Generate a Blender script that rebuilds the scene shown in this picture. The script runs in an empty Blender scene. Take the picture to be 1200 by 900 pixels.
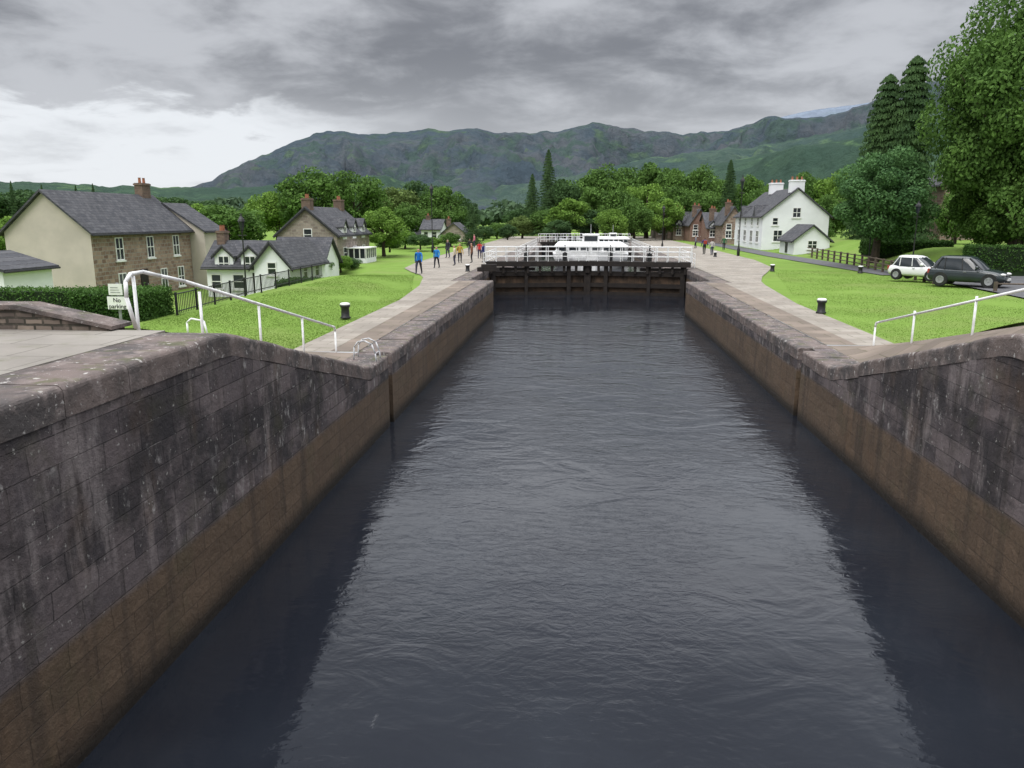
import bpy, bmesh, math, random
import numpy as np
from mathutils import Vector, Matrix, noise
S=bpy.context.scene; C=S.collection
rnd=random.Random(11); NR=np.random.RandomState(5)
CAMZ=3.8; PITCH=math.atan(194/900); YAW=math.atan(80*math.cos(PITCH)/900)
fw=Vector((-math.sin(YAW)*math.cos(PITCH),math.cos(YAW)*math.cos(PITCH),-math.sin(PITCH)))
rt=Vector((math.cos(YAW),math.sin(YAW),0)); up=rt.cross(fw)
def ray(u,v): return fw*900+rt*(u-600)-up*(v-450)
def G(u,v,z=0.0):
    d=ray(u,v); t=(z-CAMZ)/d.z; return Vector((d.x*t,d.y*t,z))
def At(u,v,Y):
    d=ray(u,v); t=Y/d.y; return Vector((d.x*t,Y,CAMZ+d.z*t))
def sm(a,b,x):
    t=max(0,min(1,(x-a)/(b-a))); return t*t*(3-2*t)
# ---------------------------------------------------------------- object helpers
def tag(o,label=None,cat=None,group=None,kind=None):
    if label:o['label']=label
    if cat:o['category']=cat
    if group:o['group']=group
    if kind:o['kind']=kind
    return o
def thing(name,label,cat,loc=(0,0,0),group=None):
    o=bpy.data.objects.new(name,None); C.objects.link(o); o.location=loc; o.empty_display_size=.2
    return tag(o,label,cat,group)
def off(p):
    v=Vector((0,0,0))
    while p is not None: v+=p.location; p=p.parent
    return v
class MB:
    def __init__(s): s.v=[];s.f=[];s.m=[]
    def add(s,vs,fs,mi=0):
        b=len(s.v); s.v+=[tuple(v) for v in vs]; s.f+=[tuple(i+b for i in f) for f in fs]; s.m+=[mi]*len(fs)
    def box(s,a,b,mi=0):
        x0,y0,z0=a;x1,y1,z1=b
        s.add([(x0,y0,z0),(x1,y0,z0),(x1,y1,z0),(x0,y1,z0),(x0,y0,z1),(x1,y0,z1),(x1,y1,z1),(x0,y1,z1)],
          [(0,3,2,1),(4,5,6,7),(0,1,5,4),(1,2,6,5),(2,3,7,6),(3,0,4,7)],mi)
    def tube(s,p0,p1,r,n=8,r1=None,mi=0):
        p0=Vector(p0);p1=Vector(p1);d=(p1-p0).normalized();r1=r if r1 is None else r1
        a=d.orthogonal().normalized();b=d.cross(a);vs=[]
        for p,q in((p0,r),(p1,r1)):
            for k in range(n):
                t=2*math.pi*k/n; vs.append(p+a*math.cos(t)*q+b*math.sin(t)*q)
        fs=[(k,(k+1)%n,n+(k+1)%n,n+k) for k in range(n)]+[tuple(range(n))[::-1],tuple(range(n,2*n))]
        s.add(vs,fs,mi)
    def path(s,pts,r,n=8,mi=0):
        for a,b in zip(pts[:-1],pts[1:]): s.tube(a,b,r,n,mi=mi)
    def lathe(s,prof,c=(0,0,0),n=16,mi=0):
        vs=[];m=len(prof)
        for r,z in prof:
            for k in range(n):
                t=2*math.pi*k/n; vs.append((c[0]+r*math.cos(t),c[1]+r*math.sin(t),c[2]+z))
        fs=[]
        for i in range(m-1):
            for k in range(n): fs.append((i*n+k,i*n+(k+1)%n,(i+1)*n+(k+1)%n,(i+1)*n+k))
        fs+= [tuple(range(n))[::-1],tuple(range((m-1)*n,m*n))]
        s.add(vs,fs,mi)
    def extr(s,poly,axis,a,b,mi=0):
        def P(p,t): return {'x':(t,p[0],p[1]),'y':(p[0],t,p[1]),'z':(p[0],p[1],t)}[axis]
        n=len(poly); vs=[P(p,a) for p in poly]+[P(p,b) for p in poly]
        fs=[(k,(k+1)%n,n+(k+1)%n,n+k) for k in range(n)]+[tuple(range(n))[::-1],tuple(range(n,2*n))]
        s.add(vs,fs,mi)
    def build(s,name,mats,parent=None,smooth=False,label=None,fix=True):
        o_=off(parent)
        me=bpy.data.meshes.new(name); me.from_pydata([(v[0]-o_.x,v[1]-o_.y,v[2]-o_.z) for v in s.v],[],s.f)
        if not isinstance(mats,(list,tuple)): mats=[mats]
        for m in mats: me.materials.append(m)
        me.polygons.foreach_set('material_index',s.m)
        if fix:
            bm=bmesh.new(); bm.from_mesh(me); bmesh.ops.recalc_face_normals(bm,faces=bm.faces); bm.to_mesh(me); bm.free()
        if smooth: me.polygons.foreach_set('use_smooth',[True]*len(me.polygons))
        me.update(); o=bpy.data.objects.new(name,me); C.objects.link(o)
        if parent: o.parent=parent
        if label: o['label']=label
        return o
def dup(root,loc,rz=None,sc=None,label=None,group=None):
    r=root.copy(); C.objects.link(r); r.location=loc
    if rz is not None: r.rotation_euler=(0,0,rz)
    if sc is not None: r.scale=sc
    if label: r['label']=label
    if group: r['group']=group
    for ch in root.children:
        c=ch.copy(); C.objects.link(c); c.parent=r
        for g in ch.children:
            d=g.copy(); C.objects.link(d); d.parent=c
    return r
# ---------------------------------------------------------------- materials
class NT:
    def __init__(s,name):
        s.mat=bpy.data.materials.new(name); s.mat.use_nodes=True; s.t=s.mat.node_tree; s.n=s.t.nodes
        s.b=s.n['Principled BSDF']; s.g=s.n.new('ShaderNodeNewGeometry')
    def N(s,ty,**k):
        n=s.n.new(ty)
        for a,b in k.items(): setattr(n,a,b)
        return n
    def L(s,a,b): s.t.links.new(a,b)
    def put(s,n,i,v):
        if hasattr(v,'is_output') : s.L(v,n.inputs[i])
        else: n.inputs[i].default_value=v
    def math(s,op,a,b=0.0,c=None,clamp=False):
        n=s.N('ShaderNodeMath',operation=op,use_clamp=clamp); s.put(n,0,a); s.put(n,1,b)
        if c is not None: s.put(n,2,c)
        return n.outputs[0]
    def mix(s,f,a,b,mode='MIX'):
        n=s.N('ShaderNodeMix',data_type='RGBA',blend_type=mode)
        s.put(n,0,f)
        for i,v in((6,a),(7,b)):
            if isinstance(v,(tuple,list)): v=(*v[:3],1)
            s.put(n,i,v)
        return n.outputs[2]
    def noise(s,scale,detail=4,vec=None,st=None,rough=.55,dist=0):
        n=s.N('ShaderNodeTexNoise'); n.inputs['Scale'].default_value=scale; n.inputs['Detail'].default_value=detail
        n.inputs['Roughness'].default_value=rough; n.inputs['Distortion'].default_value=dist
        v=vec if vec is not None else s.g.outputs['Position']
        if st:
            m=s.N('ShaderNodeVectorMath',operation='MULTIPLY'); s.L(v,m.inputs[0]); m.inputs[1].default_value=st; v=m.outputs[0]
        s.L(v,n.inputs['Vector']); return n.outputs[0]
    def step(s,v,a,b,lo=0,hi=1):
        n=s.N('ShaderNodeMapRange',interpolation_type='SMOOTHSTEP'); s.put(n,0,v)
        n.inputs[1].default_value=a;n.inputs[2].default_value=b;n.inputs[3].default_value=lo;n.inputs[4].default_value=hi
        return n.outputs[0]
    def wallvec(s,row=None):
        p=s.N('ShaderNodeSeparateXYZ'); s.L(s.g.outputs['Position'],p.inputs[0])
        q=s.N('ShaderNodeSeparateXYZ'); s.L(s.g.outputs['True Normal'],q.inputs[0])
        f=s.math('GREATER_THAN',s.math('ABSOLUTE',q.outputs[0]),.5)
        m=s.N('ShaderNodeMix',data_type='FLOAT'); s.L(f,m.inputs[0]); s.L(p.outputs[0],m.inputs[2]); s.L(p.outputs[1],m.inputs[3])
        u=m.outputs[0]
        if row:
            r=s.math('FLOOR',s.math('DIVIDE',p.outputs[2],row)); u=s.math('ADD',u,s.math('MULTIPLY',s.math('SINE',s.math('MULTIPLY',r,12.9)),.33))
        c=s.N('ShaderNodeCombineXYZ'); s.L(u,c.inputs[0]); s.L(p.outputs[2],c.inputs[1])
        return c.outputs[0],p
    def brick(s,vec,w,h,c1,c2,mo,ms=.012,off=.5,bias=0,smooth=.2):
        b=s.N('ShaderNodeTexBrick',offset=off); s.L(vec,b.inputs['Vector'])
        b.inputs['Color1'].default_value=(*c1,1);b.inputs['Color2'].default_value=(*c2,1);b.inputs['Mortar'].default_value=(*mo,1)
        b.inputs['Scale'].default_value=1;b.inputs['Mortar Size'].default_value=ms;b.inputs['Brick Width'].default_value=w
        b.inputs['Row Height'].default_value=h;b.inputs['Bias'].default_value=bias;b.inputs['Mortar Smooth'].default_value=smooth
        return b
    def bump(s,h,strength=.5,dist=.02,prev=None):
        n=s.N('ShaderNodeBump'); n.inputs['Strength'].default_value=strength;n.inputs['Distance'].default_value=dist; s.L(h,n.inputs['Height'])
        if prev is not None: s.L(prev,n.inputs['Normal'])
        return n.outputs[0]
    def end(s,col,rough=.8,nrm=None,spec=.3):
        if isinstance(col,(tuple,list)): s.b.inputs['Base Color'].default_value=(*col[:3],1)
        else: s.L(col,s.b.inputs['Base Color'])
        s.put(s.b,'Roughness',rough); s.b.inputs['Specular IOR Level'].default_value=spec
        if nrm is not None: s.L(nrm,s.b.inputs['Normal'])
        return s.mat
def simple(name,c,c2=None,sc=3,rough=.7,bump=.2,bs=20,spec=.3):
    t=NT(name); c2=c2 or tuple(x*.75 for x in c)
    return t.end(t.mix(t.step(t.noise(sc,5),.3,.7),c,c2),rough,t.bump(t.noise(bs,3),bump,.01) if bump else None,spec)
def lock_wall_mat():
    t=NT('lock_masonry'); vec,p=t.wallvec(.32); z=p.outputs[2]
    wob=t.noise(1.6,3)
    add=t.N('ShaderNodeVectorMath',operation='MULTIPLY_ADD'); t.L(wob,add.inputs[0]); add.inputs[1].default_value=(.14,0,0); t.L(vec,add.inputs[2]); vec=add.outputs[0]
    hi=t.brick(vec,.76,.32,(.068,.058,.062),(.185,.152,.15),(.048,.042,.042),.009,bias=-.12,smooth=.6)
    lo=t.brick(vec,.76,.32,(.098,.068,.046),(.138,.095,.063),(.068,.047,.032),.007,smooth=.6)
    zz=t.math('ADD',z,t.math('MULTIPLY',t.math('SUBTRACT',t.noise(.8,3),.5),.12))
    band=t.step(zz,-.74,-.58)
    c=t.mix(band,lo.outputs[0],hi.outputs[0])
    soft=t.noise(3.5,7,rough=.7); c=t.mix(t.step(soft,.35,.7,0,.6),c,t.mix(band,(.112,.08,.053),(.125,.102,.10)))
    big=t.step(t.noise(.5,8,st=(1,1,1.5),rough=.66),.43,.58)
    c=t.mix(t.math('MULTIPLY',t.math('MULTIPLY',big,band),.82),c,(.028,.026,.028))
    st=t.step(t.noise(1,6,st=(3.0,3.0,.20)),.50,.68)
    c=t.mix(t.math('MULTIPLY',st,.5),c,(.032,.026,.022))
    pale=t.step(t.noise(1,8,st=(1.8,1.8,.42),rough=.7),.51,.68)
    c=t.mix(t.math('MULTIPLY',t.math('MULTIPLY',pale,band),.52),c,(.31,.27,.26))
    rust=t.step(t.noise(.9,5,st=(1,1,.5)),.53,.72)
    c=t.mix(t.math('MULTIPLY',rust,.42),c,(.13,.078,.043))
    wh=t.step(t.noise(2.6,9,st=(1,1,.6),rough=.74),.56,.66)
    whm=t.math('MULTIPLY',t.math('MULTIPLY',wh,t.step(t.noise(.45,3),.45,.57)),band)
    c=t.mix(t.math('MULTIPLY',whm,.7),c,(.46,.44,.42))
    joint=t.math('MULTIPLY',t.math('MULTIPLY',hi.outputs[1],t.step(t.noise(1.3,6),.54,.66)),band)
    c=t.mix(t.math('MULTIPLY',joint,.5),c,(.36,.34,.32))
    sp=t.step(t.noise(13,4),.65,.72)
    c=t.mix(t.math('MULTIPLY',sp,t.math('MULTIPLY',band,.65)),c,(.48,.47,.43))
    gr=t.step(t.noise(1.6,5),.52,.75)
    c=t.mix(t.math('MULTIPLY',gr,.3),c,(.06,.062,.028))
    wet=t.step(zz,-2.06,-1.62)
    c=t.mix(wet,(.020,.016,.012),c)
    fac=t.N('ShaderNodeMix',data_type='FLOAT'); t.L(band,fac.inputs[0]);t.L(lo.outputs[1],fac.inputs[2]);t.L(hi.outputs[1],fac.inputs[3])
    n=t.bump(t.math('SUBTRACT',1,fac.outputs[0]),.8,.025)
    n=t.bump(t.noise(6,8,rough=.7),.9,.055,n)
    rg=t.N('ShaderNodeMix',data_type='FLOAT'); t.L(band,rg.inputs[0]); rg.inputs[2].default_value=.5; rg.inputs[3].default_value=.85
    return t.end(c,rg.outputs[0],n,.3)
def coping_mat():
    t=NT('coping_stone')
    c=t.mix(t.step(t.noise(1.3,5),.35,.65),(.17,.135,.122),(.085,.076,.074))
    c=t.mix(t.step(t.noise(4,6),.5,.7),c,(.24,.20,.185))
    g=t.N('ShaderNodeSeparateXYZ'); t.L(t.g.outputs['True Normal'],g.inputs[0])
    topm=t.step(g.outputs[2],.6,.95)
    c=t.mix(t.math('MULTIPLY',t.math('MULTIPLY',t.step(t.noise(2.4,6),.52,.66),topm),.6),c,(.085,.095,.035))
    n1=t.noise(9,4,rough=.6); c=t.mix(t.math('MULTIPLY',t.step(n1,.62,.68),.75),c,(.52,.50,.47))
    n1=t.noise(22,3,rough=.6); c=t.mix(t.math('MULTIPLY',t.step(n1,.66,.72),.6),c,(.5,.48,.42))
    c=t.mix(t.math('MULTIPLY',t.step(t.noise(1,5,st=(2,2,.3)),.5,.7),.5),c,(.045,.04,.038))
    n=t.bump(t.noise(7,8,rough=.7),.9,.06)
    return t.end(c,.88,n)
def stone_mat(name,w,h,c1,c2,mo,ms=.02,bump=.6,grime=.3):
    t=NT(name); vec,p=t.wallvec()
    a=t.N('ShaderNodeVectorMath',operation='MULTIPLY_ADD'); t.L(t.noise(3,2),a.inputs[0]); a.inputs[1].default_value=(w*.3,h*.4,0); t.L(vec,a.inputs[2])
    b=t.brick(a.outputs[0],w,h,c1,c2,mo,ms)
    c=t.mix(t.math('MULTIPLY',t.step(t.noise(1.1,5),.4,.7),grime),b.outputs[0],tuple(x*.45 for x in c1))
    c=t.mix(t.math('MULTIPLY',t.step(t.noise(5,5),.5,.7),.25),c,tuple(min(1,x*1.6) for x in c2))
    return t.end(c,.85,t.bump(t.math('SUBTRACT',1,b.outputs[1]),bump,.02))
def paving_mat(name,c1,c2,mo,w=.9,h=.6):
    t=NT(name)
    a=t.N('ShaderNodeVectorMath',operation='MULTIPLY_ADD'); t.L(t.noise(1.5,2),a.inputs[0]); a.inputs[1].default_value=(.08,.08,0); t.L(t.g.outputs['Position'],a.inputs[2])
    b=t.brick(a.outputs[0],w,h,c1,c2,mo,.013)
    c=t.mix(t.step(t.noise(.5,6),.35,.7,0,.55),b.outputs[0],tuple(x*.6 for x in c1))
    c=t.mix(t.step(t.noise(2.5,6),.52,.8,0,.5),c,(.10,.105,.05))
    c=t.mix(t.step(t.noise(18,3),.6,.8,0,.3),c,tuple(x*1.4 for x in c2))
    n=t.bump(t.math('SUBTRACT',1,b.outputs[1]),.6,.01); n=t.bump(t.noise(10,5),.3,.02,n)
    return t.end(c,.8,n)
def grass_mat(name,a,b,c3):
    t=NT(name)
    c=t.mix(t.step(t.noise(.35,6),.35,.65),a,b)
    c=t.mix(t.step(t.noise(1.7,6),.45,.75,0,.45),c,c3)
    c=t.mix(t.step(t.noise(.16,5),.5,.62,0,.4),c,(.18,.21,.07))
    c=t.mix(t.step(t.noise(40,3),.35,.7,0,.22),c,tuple(x*.6 for x in a))
    return t.end(c,.95,t.bump(t.noise(30,4),.4,.03),.1)
def leaf_mat(name,d,l):
    t=NT(name)
    r=t.g.outputs['Random Per Island']
    k=t.math('ADD',t.math('MULTIPLY',r,.55),t.math('MULTIPLY',t.step(t.noise(.35,3),.35,.65),.45))
    c=t.mix(k,d,l)
    m=t.end(c,.75,None,.15)
    tr=t.N('ShaderNodeBsdfTranslucent'); t.L(c,tr.inputs[0]); mx=t.N('ShaderNodeMixShader'); mx.inputs[0].default_value=.25
    t.L(t.b.outputs[0],mx.inputs[1]); t.L(tr.outputs[0],mx.inputs[2]); t.L(mx.outputs[0],t.n['Material Output'].inputs[0])
    return m
def water_mat():
    t=NT('canal_water')
    p=t.N('ShaderNodeSeparateXYZ'); t.L(t.g.outputs['Position'],p.inputs[0])
    w1=t.noise(.75,3,st=(1,1.5,1),dist=.9); w2=t.noise(3.6,4,st=(1,1.7,1),dist=.9); w3=t.noise(.17,4,dist=.6)
    m=t.step(w3,.40,.62,.25,1)
    # breeze: livelier in the middle of the chamber, sheltered under the gates
    br=t.math('MULTIPLY',t.step(p.outputs[1],8,30,.75,1.9),t.step(p.outputs[1],44,58,1,.3))
    h=t.math('ADD',t.math('MULTIPLY',w1,.7),t.math('MULTIPLY',t.math('MULTIPLY',w2,.40),m))
    h=t.math('MULTIPLY',h,br)
    n=t.bump(h,1.0,.034)
    t.b.inputs['IOR'].default_value=1.5
    foam=t.step(t.noise(.9,9,st=(1,.6,1),rough=.72,dist=1.5),.66,.72)
    c=t.mix(t.step(t.noise(.3,4),.4,.7),(.009,.011,.016),(.014,.017,.023))
    c=t.mix(t.math('MULTIPLY',foam,.10),c,(.4,.4,.4))
    return t.end(c,.03,n,.5)
def glass_mat(name,c=(.02,.025,.03)):
    t=NT(name); return t.end(c,.08,None,.6)
M={}
M['wall']=lock_wall_mat(); M['cope']=coping_mat(); M['water']=water_mat()
M['pave']=paving_mat('path_flagstones',(.25,.22,.185),(.32,.29,.25),(.13,.12,.09))
M['pave2']=paving_mat('quay_edge_stones',(.16,.13,.105),(.23,.185,.15),(.08,.075,.04),1.1,.8)
M['deck']=paving_mat('upper_flagstones',(.215,.195,.17),(.27,.25,.22),(.13,.12,.10),1.3,.9)
M['grass']=grass_mat('lawn_grass',(.13,.215,.038),(.155,.25,.048),(.185,.265,.07))
M['blade']=leaf_mat('grass_blades',(.13,.21,.038),(.19,.29,.06))
M['tar']=simple('tarmac',(.11,.11,.115),(.08,.08,.085),2,.85,.3,40)
M['rub']=stone_mat('rubble_wall',.30,.10,(.10,.08,.068),(.25,.20,.16),(.05,.045,.035),.02,1.0,.4)
M['house']=stone_mat('house_rubble',.5,.28,(.17,.105,.08),(.34,.25,.19),(.28,.25,.22),.03,.4,.2)
M['house2']=stone_mat('house_rubble_grey',.5,.28,(.18,.145,.125),(.33,.28,.235),(.28,.25,.22),.03,.4,.2)
M['redbrick']=stone_mat('red_brick',.25,.1,(.18,.09,.07),(.25,.14,.11),(.24,.2,.17),.01,.2,.3)
M['cream']=simple('cream_render',(.52,.465,.40),(.44,.395,.34),.7,.9,.1)
M['white']=simple('white_render',(.82,.83,.85),(.74,.75,.77),.6,.85,.1)
M['slate']=stone_mat('roof_slate',.35,.18,(.05,.052,.06),(.09,.09,.096),(.025,.025,.028),.01,.5,.3)
M['paint']=simple('white_paint',(.8,.8,.8),(.66,.66,.64),6,.45,.05,30)
M['trim']=simple('window_paint',(.8,.8,.78),(.7,.7,.68),3,.5,0)
M['redtrim']=simple('red_trim',(.35,.06,.05),None,3,.5,0)
M['pane']=glass_mat('window_glass'); M['black']=simple('black_paint',(.018,.018,.02),(.03,.03,.03),5,.45,.05)
M['wood']=simple('gate_oak',(.11,.072,.047),(.045,.033,.024),2,.8,.4,15); M['darkwood']=simple('tarred_timber',(.016,.013,.012),(.028,.022,.018),3,.75,.4,15)
M['fence']=simple('fence_timber',(.13,.10,.075),(.08,.065,.05),3,.85,.3); M['bark']=simple('bark',(.07,.052,.038),(.04,.032,.025),5,.9,.6,12)
M['pot']=simple('chimney_pot',(.35,.14,.08),None,4,.8,.1); M['grey']=simple('grey_metal',(.3,.31,.32),(.2,.2,.2),6,.45,.05,spec=.5)
M['galv']=simple('galvanised_metal',(.5,.51,.52),(.4,.4,.41),6,.45,.05,spec=.5)
M['chim']=stone_mat('chimney_stone',.3,.14,(.12,.08,.065),(.20,.135,.10),(.15,.13,.1),.015,.3,.3)
M['hedge']=leaf_mat('hedge_leaf',(.035,.08,.02),(.09,.18,.04))
TI={'mid':leaf_mat('leaf_mid',(.048,.10,.022),(.125,.23,.048)),'bright':leaf_mat('leaf_bright',(.08,.155,.024),(.20,.335,.06)),
 'dark':leaf_mat('leaf_dark',(.03,.066,.024),(.08,.15,.048)),'con':leaf_mat('leaf_conifer',(.034,.072,.028),(.09,.16,.054)),
 'blue':leaf_mat('leaf_bluish',(.048,.11,.042),(.12,.235,.08)),'far':leaf_mat('leaf_far',(.05,.085,.05),(.10,.165,.08)),
 'olive':leaf_mat('leaf_olive',(.075,.11,.03),(.15,.22,.06))}
# ---------------------------------------------------------------- canal walls
def line(pts,y):
    for (a,za),(b,zb) in zip(pts[:-1],pts[1:]):
        if a<=y<=b: return za+(zb-za)*(y-a)/(b-a)
    return pts[-1][1]
def lock_wall(label,xw,sgn,pts,slot=None,th=1.0,zb=-4.5,name='lock_wall'):
    y0=pts[0][0];y1=pts[-1][0]
    t=thing(name,label,'wall',(xw,(y0+y1)/2,0))
    H=.36
    cuts=[(y0,y1)] if not slot else [(y0,slot),(slot+.45,y1)]
    m=MB()
    for a,b in cuts:
        top=[(a,line(pts,a)-H)]+[(y,z-H) for y,z in pts if a<y<b]+[(b,line(pts,b)-H)]
        m.extr([(a,zb),(b,zb)]+top[::-1],'x',xw,xw+sgn*th)
    if slot: m.box((min(xw+sgn*.4,xw+sgn*th),slot,zb),(max(xw+sgn*.4,xw+sgn*th),slot+.45,-.02))
    m.build('masonry',M['wall'],t)
    c=MB(); r=random.Random(int(abs(xw)*10+y0+100))
    for a,b in cuts:
        y=a
        while y<b-.05:
            l=r.uniform(.95,1.5); e=min(b,y+l)
            if b-e<.4:e=b
            j=r.uniform(-.012,.012);k=r.uniform(-.010,.010)
            rr=.08; w=th
            sec=[(-.012+k,-H+.0),(-.012+k,-rr)]
            for q in range(1,5):
                an=q*math.pi/8; sec.append((-.012+k+rr-rr*math.cos(an),-rr+rr*math.sin(an)))
            sec+=[(w,0),(w,-H)]
            n=len(sec); ns=3; vs=[];fs=[]
            for i in range(ns+1):
                yy=y+.006+(e-y-.012)*i/ns; zt=line(pts,yy)+j
                edge=.018 if i in(0,ns) else 0
                for (dx,dz) in sec: vs.append((xw+sgn*(dx+edge*.5),yy,zt+dz-(edge if dz>-H+.01 else 0)*.6))
            for i in range(ns):
                for q in range(n): fs.append((i*n+q,i*n+(q+1)%n,(i+1)*n+(q+1)%n,(i+1)*n+q))
            fs+=[tuple(range(n)),tuple(range(ns*n,ns*n+n))]
            c.add(vs,fs); y=e
    c.build('coping',M['cope'],t)
    return t
XL=-5.4;XR=6.6;ZW=-2.1
CL=[(-8,2.1),(11.3,2.1),(19.3,0),(48.5,0)]; CR=[(-8,2.1),(12.3,2.1),(20.3,0),(48.5,0)]
lock_wall('dark stained left lock chamber wall with sloping coping rising to the upper level',XL,-1,CL,slot=21.2)
lock_wall('dark stained right lock chamber wall with mossy coping beside the right lawn',XR,1,CR,slot=23)
for x,s,l in((XL-1.6,-1,'recessed left wall beside the folded gate pocket, below the people'),(XR+1.6,1,'recessed right wall beside the gate pocket, under the right quay')):
    lock_wall(l,x,s,[(48.5,0),(61.6,0)],name='recess_wall')
    t=thing('return_wall','short return wall closing the '+('left' if s<0 else 'right')+' gate pocket at the lock corner','wall',(x,48.2,0))
    xa,xb=sorted((x+s*1.0,XL-1.0 if s<0 else XR+1.0)); m=MB(); m.box((xa,47.4,-4.5),(xb,48.497,-.03)); m.build('masonry',M['wall'],t)
    m=MB(); m.box((xa,47.4,-.03),(xb,48.49,.004)); m.build('coping',M['cope'],t)
for x,s,l in((XL,-1,'far left basin wall running on beyond the gates'),(XR,1,'far right basin wall running on beyond the gates')):
    lock_wall(l,x,s,[(61.65,.0),(170,.0)],name='basin_wall',th=2.6)
def sheet(name,pts,z,mat,kind='structure'):
    m=MB(); m.add([(p[0],p[1],z) for p in pts],[tuple(range(len(pts)))]); o=m.build(name,mat,fix=False); o['kind']=kind
    if o.data.polygons[0].normal.z<0: o.data.flip_normals()
    return o
sheet('water',[(-8,-10),(9,-10),(9,61.5),(-8,61.5)],ZW,M['water'])
sheet('basin_water',[(-6,61.9),(7,61.9),(7,171),(-6,171)],-.9,M['water'])
sheet('canal_bed',[(-8,-10),(9,-10),(9,171),(-8,171)],-4.4,M['darkwood'])
# ---------------------------------------------------------------- ground
def zL(x,y):
    z=-.03
    z+=.36*sm(-9,-14,x)*(1-sm(46,54,y))*sm(10,24,y)
    drop=sm(-15.2,-19.5,x)*sm(26,33,y)
    low=-1.9+1.1*sm(68,76,y)+.8*sm(95,120,y)
    z=z*(1-drop)+low*drop
    bank=1-sm(11.2,21.8,y); z=z+(2.05-z)*bank
    return z
def zR(x,y):
    z=-.03+.15*sm(11,18,x)*(1-sm(44,54,y))
    z+=1.5*sm(23,30,x)*sm(53,64,y)
    bank=1-sm(14,24.3,y); z=z+(2.05-z)*bank
    return z
def rng(a,b,s):
    o=[];x=a
    while (x<b-1e-6 if s>0 else x>b+1e-6): o.append(x); x+=s
    return o
def grid(m,xs,ys,f):
    b=len(m.v)
    for y in ys:
        for x in xs: m.v.append((x,y,f(x,y)+ (noise.noise((x*.35,y*.35,0))*(.03 if (y<46 or abs(x)>22) else .015) if abs(x)>9.8 else 0)))
    n=len(xs)
    for j in range(len(ys)-1):
        for i in range(n-1):
            q=b+j*n+i; m.f.append((q,q+1,q+n+1,q+n)); m.m.append(0)
ys=rng(-20,80,.9)+rng(80,200,8)+rng(200,1400,100)
m=MB(); grid(m,(rng(-8,-26,-.7)+rng(-26,-70,-4)+rng(-70,-1300,-90))[::-1],ys,zL)
grid(m,rng(9.15,36,.7)+rng(36,80,4)+rng(80,1300,90),ys,zR)
grid(m,[-8,0,9.15],[170.5,200]+rng(300,1400,100),lambda x,y:-.03)
g=m.build('ground',M['grass'],smooth=True,fix=False); g['kind']='structure'
if g.data.polygons[0].normal.z<0: g.data.flip_normals()
sheet('left_path',[(-6.38,21.5),(-6.38,47.42),(-7.98,47.42),(-7.98,61.5),(-9.6,61.5),(-10.2,50),(-9.2,44),(-8.5,36),(-8.4,21.5)],.012,M['pave'])
sheet('left_towpath',[(-7.95,49.0),(-7.95,170),(-15,170),(-14.6,80),(-14.2,66),(-13.6,59.5),(-12.2,55.5),(-10.9,52.5),(-9.9,49)],.018,M['pave'])
sheet('right_path',[(7.58,24),(9.75,24),(9.9,36),(10.8,46),(11.9,54),(11.9,61.5),(9.18,61.5),(9.18,47.42),(7.58,47.42)],.012,M['pave'])
sheet('right_towpath',[(9.15,49),(11.0,48),(12.2,53),(13.6,57.5),(15.2,63),(16.3,74),(16.5,100),(16,170),(9.15,170)],.018,M['pave'])
sheet('left_kerb_strip',[(-6.38,21.6),(-7.2,21.6),(-7.4,47.3),(-6.38,47.3)],.018,M['pave2'])
sheet('right_kerb_strip',[(7.58,24.1),(8.5,24.1),(8.7,47.3),(7.58,47.3)],.018,M['pave2'])
sheet('car_park',[(20.5,36),(60,36),(60,52),(21.5,52)],.2,M['tar'])
sheet('road',[(20.6,55),(23,55),(21.8,86),(21.6,170),(19.0,170),(19.2,82)],.02,M['tar'])
for nm_,xa,xb,ye in(('left_platform',-45,-6.38,11.3),('right_platform',7.58,45,12.3)):
    m=MB(); m.box((xa,-9,1.4),(xb,ye,2.103)); o=m.build(nm_,M['deck']); o['kind']='structure'
def ramp(label,x0,x1,y00,ya,yb,cp):
    t=thing('stone_ramp',label,'ramp',((x0+x1)/2,(ya+yb)/2,0)); m=MB(); n=28;k=6
    lo=lambda y:2.1*max(0,min(1,(yb-y)/(yb-ya)))+.012
    for i in range(n+1):
        y=y00+(yb-y00)*i/n
        for j in range(k+1):
            f=j/k; a=line(cp,y)-.015; m.v.append((x0+(x1-x0)*f,y,a+(lo(y)-a)*sm(0,1,f)))
    for i in range(n):
        for j in range(k): q=i*(k+1)+j; m.f.append((q,q+1,q+k+2,q+k+1)); m.m.append(0)
    o=m.build('ramp_surface',M['pave2'],t,True,fix=False)
    if o.data.polygons[0].normal.z<0: o.data.flip_normals()
    m=MB(); m.extr([(y00,-.6),(yb,-.6),(yb,lo(yb)-.03),(ya,lo(ya)-.03),(y00,lo(y00)-.03)],'x',x1,x1+(.15 if x1>0 else -.15)); m.build('ramp_kerb',M['cope'],t)
ramp('smooth flagged stone ramp behind the left coping under the white handrail',-6.402,-8.15,11.3,11.6,21.5,CL)
ramp('smooth flagged stone ramp behind the right coping under the white handrail',7.602,9.3,12.3,14.6,24,CR)
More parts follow.
